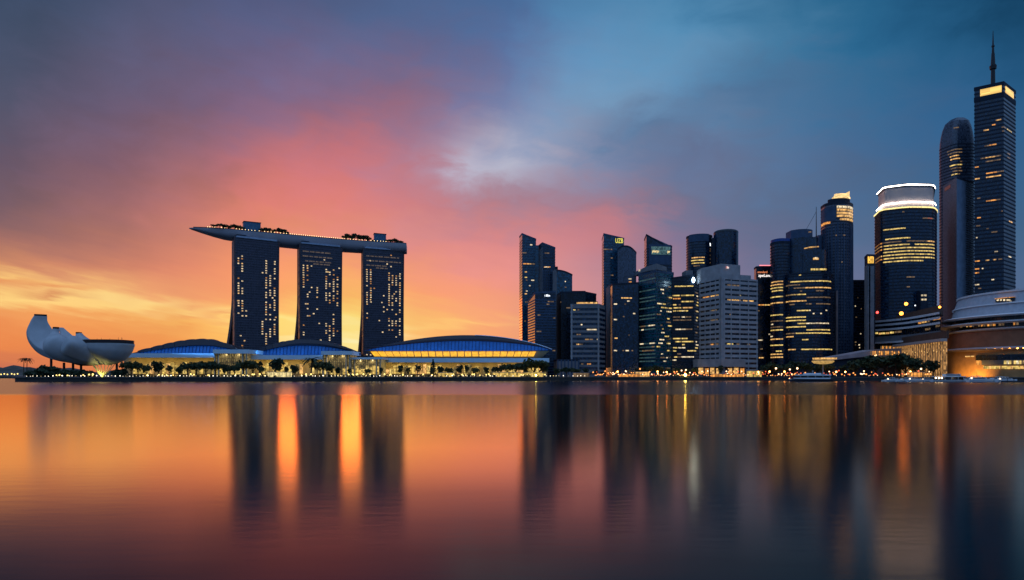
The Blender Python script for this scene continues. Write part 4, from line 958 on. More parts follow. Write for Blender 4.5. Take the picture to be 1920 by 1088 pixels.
petal('gap_shade_body', [(146,652,0,24,9),(148,656,0,27,10),(158,664,0,24,10),(176,672,0,15,8),(194,678,0,6,5)], R(0), 2.4, None, 6, stone('museum_shadow_gap',(.05,.05,.06),.6))  # dark body added so the gaps between petals look shaded
petal('petal', [(206,645,-2,41,20),(206,649,-2,41,20),(206,657,-2.5,38,19),(205,666,-2.5,31,16),(203,674,-2,21,11),(201,680,-1,11,7),(200,684,0,5,5)], R(0), 2.7, 3.6)
m = MB()
for px in (182,190,206,222,228,229): m.tube(P(px,637,my-6),P(px,632.5+px%3,my-6),.15,.1,5)
m.build('mast', STEEL, mus)
MY = stone('strut_pale', (.6,.56,.35), .5)
for i in range(10):
    a = pi+pi*i/9; b = (X(197,my)+1.2*cos(a), my-3+1.5*sin(a), GZ); t = (X(197,my)+12*cos(a), my-2+9*sin(a), GZ+13.5-abs(cos(a))*-1)
    m = MB(); m.tube(b, t, .45, .3, 6); m.build('strut', MY, mus)
for px in (96,120,137,152,219):
    m = MB(); m.tube(P(px,0,my+4).xy.to_3d()+Vector((0,0,GZ)), (X(px,my+4),my+4,Z(680 if px > 100 else 668,my)), 1.2, 1.2, 10); m.build('column', stone('museum_column',(.06,.05,.05),.7), mus)
def lamp(name, x, y, z, col, e, rad=.6, kind='POINT', rot=None, size=None, spread=None):
    l = bpy.data.lights.new(name, kind); l.color = col; l.energy = e
    if kind == 'AREA': l.shape = 'RECTANGLE'; l.size, l.size_y = size; l.spread = spread or pi
    elif kind == 'SPOT': l.spot_size = spread; l.spot_blend = .6; l.shadow_soft_size = rad
    else: l.shadow_soft_size = rad
    o = bpy.data.objects.new(name, l); COL.objects.link(o); o.location = (x,y,z)
    if rot is not None: o.rotation_euler = rot
    return o
lamp('museum_uplight', X(197,my), my-9, GZ+.8, (1,.82,.2), 5500, .6, 'SPOT', (R(155),0,0), spread=R(110))
m = MB(); m.ball((X(197,my),my-5,GZ+1.5),1.2,8,5); m.build('glowing_base', emit('base_glow',(1,.8,.12),3,0), mus)

# ------------------------------------------------------------------ exhibition halls with blue shell roofs
HB = stone('shell_floodlit_blue', (.035,.16,.42), .5, .22, .12)  # blue of the floodlights is put into the base colour too
HS = stone('shell_dark', (.014,.012,.024), .35, .2, .1, .5)
HC = stone('canopy_lit_blue', (.62,.80,.94), .5, .05)  # white slabs; the blue light falling on them is put into the colour
HT = stone('hall_tan', (.42,.34,.20), .8)
HRIB = stone('shell_rib_blue', (.012,.05,.14), .5)
HE = stone('roof_edge_pale',(.75,.74,.8),.5)
HGL = emit('hall_lit', (1,.66,.16), .75, .75, (2.2,2.2,2.0))
HGL2 = emit('hall_lit_dim', (.85,.62,.22), .22, .85, (1.6,1.6,1.6))
HFR = stone('hall_frame', (.10,.09,.07), .6)
def arch_hall(name, label, Yf, arch, base, depth, ridge, scales):
    """arch: list of (px, py) of the roof edge, base: list of (px, py) of its lower line"""
    root = thing(name, label, 'exhibition hall', (X((arch[0][0]+arch[-1][0])/2,Yf), Yf, GZ))
    ap = catmull([list(a) for a in arch], 5); n = len(ap)
    def bz(px):
        for a, b in zip(base[:-1], base[1:]):
            if a[0] <= px <= b[0]: return Z(a[1]+(b[1]-a[1])*(px-a[0])/(b[0]-a[0]), Yf)
        return Z(base[0][1] if px < base[0][0] else base[-1][1], Yf)
    m = MB(); secs = []
    for i, (px, py) in enumerate(ap):
        x = X(px,Yf); z1 = Z(py,Yf); z0 = min(bz(px), z1-.2); k = (z1-z0)/30
        secs.append([(x,Yf,z0),(x,Yf+4*k,z0+(z1-z0)*.5),(x,Yf+12*k,z1-(z1-z0)*.1-.3),(x,Yf+12*k+3,z0)])
    m.loft(secs); m.build('shell_face', HB, root, True)
    for i in range(1, int((arch[-1][0]-arch[0][0])/6.5)):
        px = arch[0][0]+i*6.5; z1 = None
        for p, q in zip(ap[:-1], ap[1:]):
            if p[0] <= px <= q[0]: z1 = Z(p[1]+(q[1]-p[1])*(px-p[0])/(q[0]-p[0]), Yf)
        if z1 is None: continue
        x = X(px,Yf); z0 = min(bz(px), z1-.2); k = (z1-z0)/30
        pr = [(x,Yf-.15,z0),(x,Yf+4*k-.35,z0+(z1-z0)*.5),(x,Yf+12*k-.4,z1-(z1-z0)*.1-.3)]
        m = MB(); m.loft([[(p[0]-.28,p[1]-.2,p[2]),(p[0]+.28,p[1]-.2,p[2]),(p[0]+.28,p[1]+.3,p[2]),(p[0]-.28,p[1]+.3,p[2])] for p in pr]); m.build('shell_rib', HRIB, root)
    m = MB(); secs = []
    for i, (px, py) in enumerate(ap):
        x = X(px,Yf); z1 = Z(py,Yf); z0 = min(bz(px), z1-.2); k = (z1-z0)/30; xm = X((arch[0][0]+arch[-1][0])/2,Yf)
        xs = xm+(x-xm)*.9
        secs.append([(x,Yf+4*k,z0+(z1-z0)*(1-ridge*.5)),(x,Yf+12*k-1.5,z1-.2),(x,Yf+12*k+4,z1+.4),(xs,Yf+depth*.6,z1-3*k),(xs,Yf+depth,z0),(x,Yf+12*k+4,z0)])
    m.loft(secs); m.build('roof_shell', HS, root, True)
    m = MB(); i0 = int(len(ap)*.55)
    for (pa, ya), (pb, yb_) in zip(ap[i0:-1], ap[i0+1:]):
        ka = (Z(ya,Yf)-bz(pa))/30; kb = (Z(yb_,Yf)-bz(pb))/30; m.tube((X(pa,Yf),Yf+12*ka-1.9,Z(ya,Yf)+.1),(X(pb,Yf),Yf+12*kb-1.9,Z(yb_,Yf)+.1),.42,.42,6,cap=False)
    m.build('roof_edge', HE, root)
    return root, ap, bz
def scale_plates(root, ap, bz, Yf, px0, px1, n, lift, dep=26, flip=1, cover=.36):
    for j in range(n):
        a = px0+(px1-px0)*j/n; b = a+(px1-px0)/n*1.25
        def zz(px):
            for p, q in zip(ap[:-1], ap[1:]):
                if p[0] <= px <= q[0]: return Z(p[1]+(q[1]-p[1])*(px-p[0])/(q[0]-p[0]), Yf)
            return Z(ap[-1][1], Yf)
        zb = bz((a+b)/2); k = max(.1, (zz((a+b)/2)-zb)/30); m = MB(); secs = []
        for i in range(7):
            t = i/6; px = a+(b-a)*t; x = X(px,Yf); z = zz(min(max(px,ap[0][0]),ap[-1][0])); hump = lift*sin(pi*min(1,(t if flip > 0 else 1-t)*.72+.12))
            hh = (z-zb)*cover
            secs.append([(x+3.5*k,Yf+4*k-1.2,z-hh),(x,Yf+12*k-2.5,z+hump*.75),(x-1,Yf+12*k+5,z+hump),(x-2,Yf+12*k+dep,z+hump*.4-4*k),(x-2,Yf+12*k+dep,z-2-4*k),(x,Yf+12*k,z-1)])
        m.loft(secs); m.build('roof_plate', HS, root, True)
Y1, Y2, Y3 = 790, 800, 830
r1_, ap, bz = arch_hall('exhibition_hall', 'exhibition hall with a scaly blue arched roof nearest the white museum', Y1, [(243,663),(270,657),(300,649),(335,641),(372,637.5),(402,640),(430,648),(462,664)], [(240,665),(465,665)], 95, .55, 0)
scale_plates(r1_, ap, bz, Y1, 258, 402, 7, 2.2, flip=-1, cover=.34); scale_plates(r1_, ap, bz, Y1, 402, 462, 6, .9)
def slab(root, name, mat, ch, back, py0, py1):
    m = MB(); pl = [XY(*c) for c in ch]+[(X(*ch[-1]),back),(X(*ch[0]),back)]; Y = ch[0][1]; m.prism(pl, Z(py1,Y), Z(py0,Y)); return m.build(name, mat, root)
slab(r1_, 'canopy', HC, [(232,766),(408,772)], 800, 662.5, 670.5)
slab(r1_, 'wall', HT, [(232,778),(406,784)], 800, 670.6, 707)
r = random.Random(31)
def shops(root, px0, px1, Y, n, py0=678, py1=701, mats=(HGL,HGL,HGL2,YEL,WARM)):
    w = (px1-px0)/n
    for i in range(n):
        if r.random() < .12: continue
        a = px0+w*i+w*.08; b = a+w*.84; t = r.uniform(py0, py0+10); mt = r.choice(mats)
        m = MB(); m.box(X(a,Y),X(b,Y),Y-.5,Y+.2,Z(py1,Y),Z(t,Y)); m.build('shop_window', mt, root)
shops(r1_, 234, 405, 778, 22)
r2_, ap, bz = arch_hall('exhibition_hall', 'exhibition hall with a smooth arched blue roof behind the middle hotel tower foot', Y2, [(466,665),(487,656),(510,647),(535,640),(562,637),(600,639.5),(640,649),(676,662.5)], [(466,666),(676,666)], 95, .5, 0)
scale_plates(r2_, ap, bz, Y2, 470, 530, 5, 1.6, flip=-1, cover=.3); scale_plates(r2_, ap, bz, Y2, 530, 674, 12, .9, cover=.24)
slab(r2_, 'canopy', HC, [(462,775),(606,780)], 810, 666, 674)
slab(r2_, 'wall', HT, [(460,786),(606,790)], 810, 674.1, 707); shops(r2_, 462, 604, 785.5, 20)
def pavilion(label, px0, px1, Y, top, roof_h, back):
    root = thing('glass_pavilion', label, 'pavilion', (X((px0+px1)/2,Y), Y, GZ))
    slab(root, 'roof', HC, [(px0-3,Y-4),(px1+3,Y-4)], back+3, top, top+roof_h)
    slab(root, 'glazing', HGL2, [(px0+2,Y+.6),(px1-2,Y+.6)], back, top+roof_h, 707)
    m = MB(); k = int((px1-px0)/4)
    for i in range(k+1): x = X(px0+2+(px1-px0-4)*i/k, Y); m.box(x-.3,x+.3,Y-.2,Y+.58,GZ,Z(top+roof_h,Y))
    for py in (672,680,688): m.box(X(px0+2,Y),X(px1-2,Y),Y-.1,Y+.55,Z(py+.6,Y),Z(py-.3,Y))
    m.build('glazing_bar', HFR, root)
    for px in (px0+1, px0+8, px1-8, px1-1):
        m = MB(); x = X(px,Y-2); m.box(x-.6,x+.6,Y-2.6,Y-1.4,GZ,Z(top+roof_h,Y-2)); m.build('pillar', stone('pavilion_pillar',(.5,.45,.34),.7), root)
    shops(root, px0+3, px1-3, Y-.3, 8, 684, 702, (HGL,HGL,YEL))
    for q in (.3,.7): lamp('pavilion_light', X(px0+(px1-px0)*q,Y-1), Y-4, Z(top+roof_h+2,Y), (1,.72,.28), 3500, .8, 'SPOT', (R(48),0,0), spread=R(125))
    return root
pavilion('glass pavilion with a pale flat roof between the two arched blue roofs', 402, 463, 760, 655.5, 7.5, 800)
pavilion('narrow glass pavilion under a pale roof at the foot of the second blue roof', 605, 657, 768, 658.5, 7, 806)
pavilion('lower lit glass pavilion left of the large lens-shaped hall', 657, 714, 776, 670, 4, 815)
# the large lens-shaped hall
r3_, ap, bz = arch_hall('exhibition_hall', 'large exhibition hall with a smooth lens-shaped blue roof and amber windows', Y3, [(684,656.5),(720,647),(770,637),(820,630.5),(870,628),(920,630),(970,637),(1010,646.5),(1035,655.5)], [(684,657.5),(760,658.5),(870,659),(980,658),(1035,657)], 110, .45, 0)
m = MB(); sec = []
for i in range(30):
    px = 688+(1030-688)*i/29; x0 = X(px,Y3); t = max(0,(px-1000)/30); tt = max(0,(706-px)/18)
    x1 = X(px-14*t+12*tt, Y3)
    sec.append([(x0,Y3-.5,Z(658.3,Y3)),(x1,Y3+9,Z(670.5,Y3)),(x1,Y3+30,Z(670.5,Y3)),(x0,Y3+30,Z(658.3,Y3))])
m.loft(sec); m.build('eaves', stone('eaves_tan',(.30,.22,.12),.7), r3_)
AMB = emit('window_amber',(1,.48,.035),1.2,.3,(2.5,2.5,1.2)); NP = 23
for i in range(NP):
    a = 694+(1006-694)*i/NP+1.0; b = 694+(1006-694)*(i+1)/NP-.8; sk = 6*max(-1,min(1,(i-4)/-6)) if i < 4 else (-5*max(0,(i-15)/8) if i > 15 else 0); sk = sk if i > 4 else 5*(1-i/5)
    f = lambda px, t, o: (X(px+sk*t,Y3), Y3-.9+8.6*t-o, Z(659.5+8.8*t,Y3))
    m = MB(); vs = [f(a,0,.5),f(b,0,.5),f(b,1,.5),f(a,1,.5),f(a,0,-.6),f(b,0,-.6),f(b,1,-.6),f(a,1,-.6)]
    m.add(vs,[(0,1,2,3),(7,6,5,4),(0,4,5,1),(1,5,6,2),(2,6,7,3),(3,7,4,0)]); m.build('amber_window', AMB, r3_)
slab(r3_, 'canopy', HC, [(712,812),(1030,818)], 850, 671.5, 679.5)
slab(r3_, 'wall', HT, [(714,826),(1026,830)], 850, 679.6, 707); shops(r3_, 716, 1024, 825.5, 44, 683, 701)
# blue floodlights on the canopies and warm lamps below them, as the photo shows them lit
for nm, a, b, Y, tp in (('a',250,455,Y1,662),('b',475,668,Y2,664),('c',700,1020,Y3,657)):
    w = X(b,Y)-X(a,Y)
    lamp('blue_floodlight', X((a+b)/2,Y), Y-22, Z(tp,Y)+.5, (.08,.38,1), 6000*w/120, 1, 'AREA', (R(112),0,0), (w,2))
for a, b, Y, tp in ((236,404,769,677),(464,604,778,681),(716,1024,816,687)):
    for k in range(int((b-a)/24)+1):
        lamp('canopy_downlight', X(a+12+24*k,Y), Y-3, Z(tp-4,Y), (1,.66,.16), 3600, .8, 'SPOT', (R(48),0,0), spread=R(125))

# ------------------------------------------------------------------ podium buildings at the right
TER = stone('terrace_white', (.80,.78,.80), .6, .05); BRN = stone('terracotta_dark', (.13,.065,.045), .75); OCH = stone('ochre_wall', (.40,.22,.09), .8)
def wavy(ch, back): return [XY(*c) for c in ch]+[(X(*ch[-1]), ch[-1][1]+back), (X(*ch[0]), ch[0][1]+back)]
ch = [list(XY(*c)) for c in [(1638,880),(1668,859),(1700,832),(1732,793),(1764,754)]]
cc = [tuple(p) for p in catmull(ch, 5)]
th = thing('terraced_hotel', 'low hotel of curving white terraces below the white-crowned tower', 'hotel', (cc[10][0],cc[10][1]+20,GZ))
def sw(o, b=45): return [tuple(Vector(p)+Vector((-.72,-.69))*o) for p in cc]+[(cc[-1][0]+4,cc[-1][1]+12),(cc[0][0]+b*.5,cc[0][1]+b)]
def zl(py): return Z(py, 880)
m = MB(); m.prism(sw(0), GZ, zl(603)); m.build('glazing', G_DARK, th)
for a, b in ((602,605.5),(609.5,613),(618,621.5),(642,645)): 
    m = MB(); m.prism(sw(3), zl(b), zl(a)); m.build('terrace_slab', TER, th)
m = MB(); m.prism(sw(.8), zl(641.9), zl(632)); m.build('wall', C_GREY, th)
class Fake(Tower):
    def __init__(s, root, poly): s.root = root; s.poly = poly; s.z0 = GZ; s.fh = 4; s.band = 1
K = Fake(th, sw(.2))
for a in [(1640,1646,625,YEL),(1648,1652,626,WARM),(1653,1660,625.5,YEL),(1662,1667,625,WARM),(1669,1676,624,YEL),(1678,1690,623,DIM),(1722,1727,606,ORA),(1729,1737,604.5,WARM),(1738,1743,603,DIM),(1750,1763,599,ORA),(1735,1744,618,DIM),(1755,1762,612,DIM)]: K.win(*a,2.2,'lit_window',False,.3)
for i in range(9): K.win(1652+i*3.4,1653.4+i*3.4,652,ORA if i % 2 else DIM,4,'lit_window',False,1.0)
m = MB(); m.prism([XY(1680,862),XY(1763,768),XY(1768,785),XY(1690,900)], zl(602)-1, [Z(592,862),Z(572,768),Z(574,785),Z(592,900)]); m.build('roof_block', BRN, th)
bd = thing('banquet_hall', 'brown hall with a pale roof beam over a curtain of lit columns', 'hall', (X(1725,770),780,GZ))
c2 = [XY(1679,850),XY(1771,706)]
def qd(o, b=28): 
    d = (Vector(c2[1])-Vector(c2[0])).normalized(); n = Vector((d.y,-d.x)); p = [Vector(c2[0])+n*o, Vector(c2[1])+n*o]; return [tuple(p[0]),tuple(p[1]),tuple(p[1]-n*(2.5+o)),tuple(p[0]-n*b)]
zb0 = Z(651,850)
m = MB(); m.prism(qd(0), GZ, zb0); m.build('glazing', emit('curtain_glow',(1,.5,.16),.5,.9,(1.5,1.5,2)), bd)
m = MB(); m.prism(qd(3.5), zb0+.02, zb0+3.0); m.build('roof_beam', stone('beam_pink',(.62,.47,.42),.6,.05), bd)
m = MB(); m.prism(qd(-4), zb0+3.0, Z(634,850)); m.build('upper_wall', BRN, bd)
d = Vector(c2[1])-Vector(c2[0])
for i in range(22):
    t = (i+.5)/22; q = Vector(c2[0])+d*t; m = MB(); n = Vector((d.y,-d.x)).normalized(); w = d.normalized()*.42
    m.prism([tuple(q+n*.5-w),tuple(q+n*.5+w),tuple(q+w),tuple(q-w)], GZ, zb0); m.build('column', stone('column_tan',(.40,.26,.17),.7), bd)
for i in range(17):
    t = (i+.5)/17; q = Vector(c2[0])+d*t-Vector((0,1.2)); m = MB(); m.ball((q.x,q.y-1,zb0-8-(i%3)),.7,6,4); m.build('hanging_lamp', emit('curtain_lamp',(1,.62,.2),3,0), bd)

rd = thing('ramp_roof', 'long pinkish sloping roof rising to the right behind the quay trees', 'roof', (X(1620,800),800,GZ))
m = MB(); m.prism([XY(1556,800),XY(1640,775),(X(1640,775),800),(X(1556,800),822)], [Z(676,800),Z(667,775),Z(667,790),Z(676,810)], [Z(671,800),Z(656.5,775),Z(656,790),Z(670,810)]); m.build('roof_slab', stone('ramp_pink',(.36,.28,.29),.7), rd)
m = MB(); m.prism([XY(1640,774),XY(1690,748),(X(1690,748),775),(X(1640,774),800)], GZ, [Z(656,774),Z(653,748),Z(653,760),Z(656,790)]); m.build('hall', stone('ramp_hall',(.2,.16,.15),.8), rd)
m = MB(); m.prism([XY(1562,802),XY(1636,778),(X(1636,778),798),(X(1562,802),815)], GZ, [Z(676,802),Z(667,778),Z(667,790),Z(676,810)]); m.build('wall', C_DARK, rd)
for i in range(14):
    px = 1632+i*4; Y = 773-(i*4/50*26); m = MB(); m.box(X(px,Y-1.5),X(px+2,Y-1.5),Y-2,Y-1.2,Z(666,Y),Z(658.5,Y)); m.build('lit_window', ORA if i % 3 else DIM, rd)
m = MB(); m.ball((X(1640,772),770,Z(667,772)),1.5,8,5); m.build('lamp', emit('ramp_lamp',(1,.55,.25),3,0), rd)

# round terracotta pavilion
PC = Vector((X(1990,740), 740)); 
pv = thing('round_pavilion', 'big round terracotta pavilion under tiers of white roof slabs', 'pavilion', (PC.x,PC.y,GZ))
def ringz(name, mat, prof, n=96, smooth=False, a0=0, a1=2*pi):
    m = MB(); secs = []
    full = abs(a1-a0-2*pi) < 1e-6; k = n if full else n+1
    for i in range(k):
        a = a0+(a1-a0)*i/n; secs.append([(PC.x+rr*cos(a), PC.y+rr*sin(a), z) for rr, z in prof])
    L = len(prof); vs = [p for s in secs for p in s]; fs = []
    for i in range(n):
        j = (i+1) % k if full else i+1
        for q in range(L): fs.append((i*L+q, j*L+q, j*L+(q+1)%L, i*L+(q+1)%L))
    m.add(vs, fs); return m.build(name, mat, pv, smooth)
zz = lambda py: Z(py, 797)
ringz('roof_tier', stone('tier_grey',(.50,.51,.56),.6,.10,.3), [(101,zz(603)),(98,zz(585)),(94,zz(566)),(0,zz(560)),(0,zz(603))])
ringz('roof_edge', TER, [(95.5,zz(566.5)),(95.5,zz(563.5)),(60,zz(562)),(60,zz(566.5))])
for pa, ra in ((586,99.0),):
    ringz('roof_lip', TER, [(ra+.8,zz(pa)),(ra+.5,zz(pa-2)),(ra-4,zz(pa-2)),(ra-4,zz(pa))])
for a, b, rr in ((603,607,113),(614,618.5,113),(625,629.5,108.5)): ringz('slab', TER, [(rr,zz((a+b)/2+.3)),(rr-5,zz(a)),(80,zz(a-1)),(80,zz(b)),(rr-4,zz(b))])
ringz('recess', G_DARK, [(101,zz(625)),(101,zz(607)),(80,zz(607)),(80,zz(625))])
ringz('terracotta_wall', stone('terracotta',(.30,.12,.065),.75), [(107,zz(657)),(105,zz(629.5)),(80,zz(629.5)),(80,zz(657))])
ringz('canopy_slab', stone('canopy_mauve',(.5,.40,.40),.7), [(113.5,zz(660)),(110,zz(657)),(80,zz(656)),(80,zz(663)),(109,zz(663))])
ringz('base_wall', OCH, [(112,GZ),(108.5,zz(663)),(80,zz(663)),(80,GZ)])
r = random.Random(77)
def on_ring(px, rr):
    u = (px-CX)/F; d = Vector((u,1)).normalized(); b = PC.dot(d); c = PC.length_squared-rr*rr; q = b*b-c
    if q < 0: return None
    return d*(b-sqrt(q))
def ring_patch(name, mat, px0, px1, z0, z1, rr, proud=.4):
    pts = []
    for i in range(9):
        q = on_ring(px0+(px1-px0)*i/8, rr)
        if q is None: continue
        pts.append(q)
    if len(pts) < 2: return
    m = MB(); o = [tuple(PC+(p-PC)*((rr+proud)/rr)) for p in pts]; i_ = [tuple(PC+(p-PC)*((rr-1)/rr)) for p in pts]; n = len(pts)
    vs = [(*p,z0) for p in i_]+[(*p,z0) for p in o]+[(*p,z1) for p in o]+[(*p,z1) for p in i_]; fs = []
    for i in range(n-1):
        k = i+1; fs += [(i,k,n+k,n+i),(n+i,n+k,2*n+k,2*n+i),(2*n+i,2*n+k,3*n+k,3*n+i)]
    fs += [(0,n,2*n,3*n),(n-1,4*n-1,3*n-1,2*n-1)]
    m.add(vs, fs); return m.build(name, mat, pv)
def zr(py, px, rr): return Z(py, on_ring(px, rr).y)
for i in range(22):
    px = 1796+i*5.5
    if r.random() < .75: ring_patch('lit_window', r.choice([ORA,WARM,DIM,DIM]), px, px+r.uniform(2,4.5), zr(611.5-(px-1796)*.045,px,101)-1.6, zr(611.5-(px-1796)*.045,px,101)+1.4, 101)
ring_patch('lit_opening', G_DARK, 1868, 1903, zr(565,1885,98), zr(558.5,1885,98), 97.6, 1.3)
for px in (1871,1877,1883,1889,1893): ring_patch('opening_lamp', PALE, px, px+3, zr(564.5,px,98), zr(561.5,px,98), 97.8, 1.8)
ring_patch('opening_edge', ORA, 1868, 1903, zr(559.3,1885,98), zr(558.4,1885,98), 97.8, 2.2)
ring_patch('dark_opening', G_DARK, 1831, 1935, zr(675,1880,109), zr(665,1880,109), 109, 1.2)
ring_patch('lower_glazing', stone('lower_grey',(.10,.11,.12),.5), 1842, 1935, zr(684,1880,109), zr(675.2,1880,109), 109.5, 1.2)
for i in range(12):
    a = 1884+i*4.6; ring_patch('shop_window', [YEL,PALE,YEL,DIM][i%4], a, a+4, zr(683,a,109), zr(676.5,a,109), 110, 1.6)
for i in range(18):
    a = 1846+i*4.9; ring_patch('shop_window', [YEL,HGL,WARM,HGL][i%4], a, a+4.2, zr(692,a,109), zr(686.5,a,109), 110, 1.6)
ring_patch('lit_lintel', WARM, 1812, 1826, zr(669.5,1819,110), zr(667.5,1819,110), 109.5, 1.4)
ring_patch('orange_bay', ORA, 1832, 1839, zr(688,1836,110), zr(676,1836,110), 109.5, .8)
for px, rr, py, e in ((1852,112,656.0,900),(1866,112,656.0,1500),(1880,112,656.0,1900),(1894,112,656.0,2100),(1908,112,656.0,2100),(1920,112,656.0,2100)):
    q = on_ring(px, rr); d_ = (PC-q).normalized(); lamp('wall_uplight', q.x-d_.x*1, q.y-d_.y*1, zr(py,px,rr)+.6, (1,.40,.07), e*2.6, .5, 'SPOT', Vector((-d_.x*.5,-d_.y*.5,-.87)).to_track_quat('Z','Y').to_euler(), spread=R(64))
for px, e in ((1798,9500),(1815,13000),(1832,11000),(1778,5500)):
    q = on_ring(px, 123); d_ = (PC-q).normalized(); lamp('ground_uplight', q.x, q.y, GZ+1.5, (1,.50,.09), e*1.1, .6, 'SPOT', Vector((-d_.x*.95,-d_.y*.95,-.3)).to_track_quat('Z','Y').to_euler(), spread=R(105))

# disc pavilion on its post and roof-top lamps
dp = thing('disc_shelter', 'mushroom-shaped lit shelter with a golden disc roof behind the ferry', 'shelter', (X(1540,745),745,GZ))
m = MB(); q = (X(1543,745),745)
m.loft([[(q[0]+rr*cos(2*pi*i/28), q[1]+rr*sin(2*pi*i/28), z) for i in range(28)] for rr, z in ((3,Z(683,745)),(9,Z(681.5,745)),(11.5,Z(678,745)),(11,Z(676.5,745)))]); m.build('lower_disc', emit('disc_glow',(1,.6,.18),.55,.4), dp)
m = MB(); m.loft([[(q[0]+2+rr*cos(2*pi*i/28), q[1]+rr*sin(2*pi*i/28), z) for i in range(28)] for rr, z in ((12,Z(674,745)),(12.3,Z(671.2,745)))]); m.build('upper_disc', WARM, dp)
m = MB(); m.tube((q[0],q[1],GZ),(q[0],q[1],Z(682,745)),.8,.6,10); m.build('post', C_PALE, dp)
m = MB(); m.tube((q[0]+3,q[1]+3,Z(682,745)),(q[0]+3,q[1]+3,Z(674,745)),3,3,12); m.build('neck', C_DARK, dp)
GLOBE = emit('globe_orange',(1,.28,.03),8,0,sample=True)
for lab, px, py, Y, rad in (('lower orange globe lamp on the terraced hotel roof',1690,588,720,1.9),('upper orange globe lamp below the white-crowned tower',1699,570,740,1.7),('orange lamp at the roof edge beside the round pavilion',1762,576,652,1.1),('small white lamp left of the low wing window',1716,573,738,.7)):
    t = thing('roof_lamp', lab, 'lamp', (X(px,Y),Y,Z(py+16,Y))); m = MB(); m.ball((X(px,Y),Y,Z(py,Y)),rad,12,8); m.build('globe', GLOBE if rad > 1 else WHITE, t)
    m = MB(); m.tube((X(px,Y),Y,Z(py+16,Y)),(X(px,Y),Y,Z(py,Y)-rad),.25,.2,6); m.build('post', STEEL, t)
t = thing('roof_lamp', 'small red warning lamp on the corner of the white-crowned tower', 'lamp', (X(1645,792),792,Z(592,792))); m = MB(); m.ball((X(1645,790),790,Z(586,790)),1.4,8,6); m.build('globe', emit('lamp_red',(1,.06,.05),5,0,sample=True), t); m = MB(); m.tube((X(1645,790),790,Z(592,790)),(X(1645,790),790,Z(587,790)),.2,.2,6); m.build('post', STEEL, t)

# ------------------------------------------------------------------ lamps along the water
PROMG = emit('promenade_globe',(1,.88,.66),4.5,0,sample=False); PROMY = emit('promenade_yellow',(1,.70,.20),2.4,0)
QO = emit('quay_orange',(1,.34,.07),2.2,0); QR = emit('quay_red',(1,.13,.05),1.8,0); QW = emit('quay_pale',(1,.62,.34),4,0)
BIGO = emit('quay_big_orange',(1,.36,.07),26,0,sample=True); BIGY = emit('quay_big_yellow',(1,.75,.12),95,0,sample=True)
def lamp_mesh(name, h, rad, gm):
    m = MB(); m.tube((0,0,-.2),(0,0,h),.14,.1,6,0); m.ball((0,0,h+rad*.8),rad,7,5,1)
    me = m.build(name, [STEEL, gm]); d = me.data; bpy.data.objects.remove(me); return d
def put(me, name, x, y, z, label, cat, group, sc=1.0):
    o = bpy.data.objects.new(name, me); COL.objects.link(o); o.location = (x,y,z); o.scale = (sc,sc,sc); return tag(o, label, cat, group)
lms = [lamp_mesh('promenade_lamp', .9, .40, PROMG), lamp_mesh('promenade_lamp', .8, .36, emit('promenade_globe_soft',(1,.86,.62),2.2,0)), lamp_mesh('promenade_lamp', 1.0, .34, emit('promenade_globe_dim',(1,.72,.36),1.1,0))]; lt = lamp_mesh('garden_lamp', 2.0, .72, PROMY)
r = random.Random(12); px = 50.0
while px < 1100:
    q = on_shore(px, 3); put(r.choice(lms), 'promenade_lamp', q.x, q.y, GZ+.3, 'small white globe lamp in the row along the promenade edge', 'lamp', 'lamps along the promenade edge', r.uniform(.7,1.2)); px += r.uniform(4.5,9.5)
for i in range(105):
    px = r.uniform(215, 1045)
    if 1 and r.random() < .1: px = r.uniform(90,200)
    q = on_shore(px, r.uniform(10,24)); put(lt, 'garden_lamp', q.x, q.y, GZ, 'yellow garden lamp among the trees before the lit halls', 'lamp', 'yellow garden lamps before the halls', r.uniform(.5,1.25))
ml = [lamp_mesh('quay_lamp', 2.2, .66, QO), lamp_mesh('quay_lamp', 3.0, .6, QR), lamp_mesh('quay_lamp', 2.6, .55, QW)]
names = [('orange','orange quay lamps'),('red','red quay lamps'),('pale','pale quay lamps')]
def dens(px): return 1.0 if px < 1440 else .65
for i in range(290):
    px = 1112+(1745-1112)*(i+r.random())/290
    if r.random() > dens(px): continue
    k = r.choices((0,1,2),(6,2,3))[0]; q = on_shore(px, r.uniform(1.5,16)); h = r.random()
    put(ml[k], 'quay_lamp', q.x, q.y, GZ+(0 if h < .75 else r.uniform(.5,3.5)), f'small {names[k][0]} lamp in the glitter along the business quay', 'lamp', names[k][1], r.uniform(.55,1.3))
tall = [(1158,697,'BO'),(1173,696,'QW'),(1200,692,'QO'),(1233,697,'BO'),(1278,695,'QW'),(1286,694,'QW'),(1250,698,'BO'),(1362,697,'QW'),(1366,698,'QO'),(1422,699,'BO'),(1443,697,'BO'),(1455,691,'QW'),(1471,697,'BO'),(1481,693,'QW'),(1495,691,'QW'),(1568,699,'BO'),(1585,699,'BO'),(1620,696,'QW'),(1727,692,'QW'),(1707,697,'BO')]
tm = {'BO':lamp_mesh('street_lamp', 6.5, .95, BIGO),'QW':lamp_mesh('street_lamp', 7.5, .9, QW),'QO':lamp_mesh('street_lamp', 7, .8, QO)}
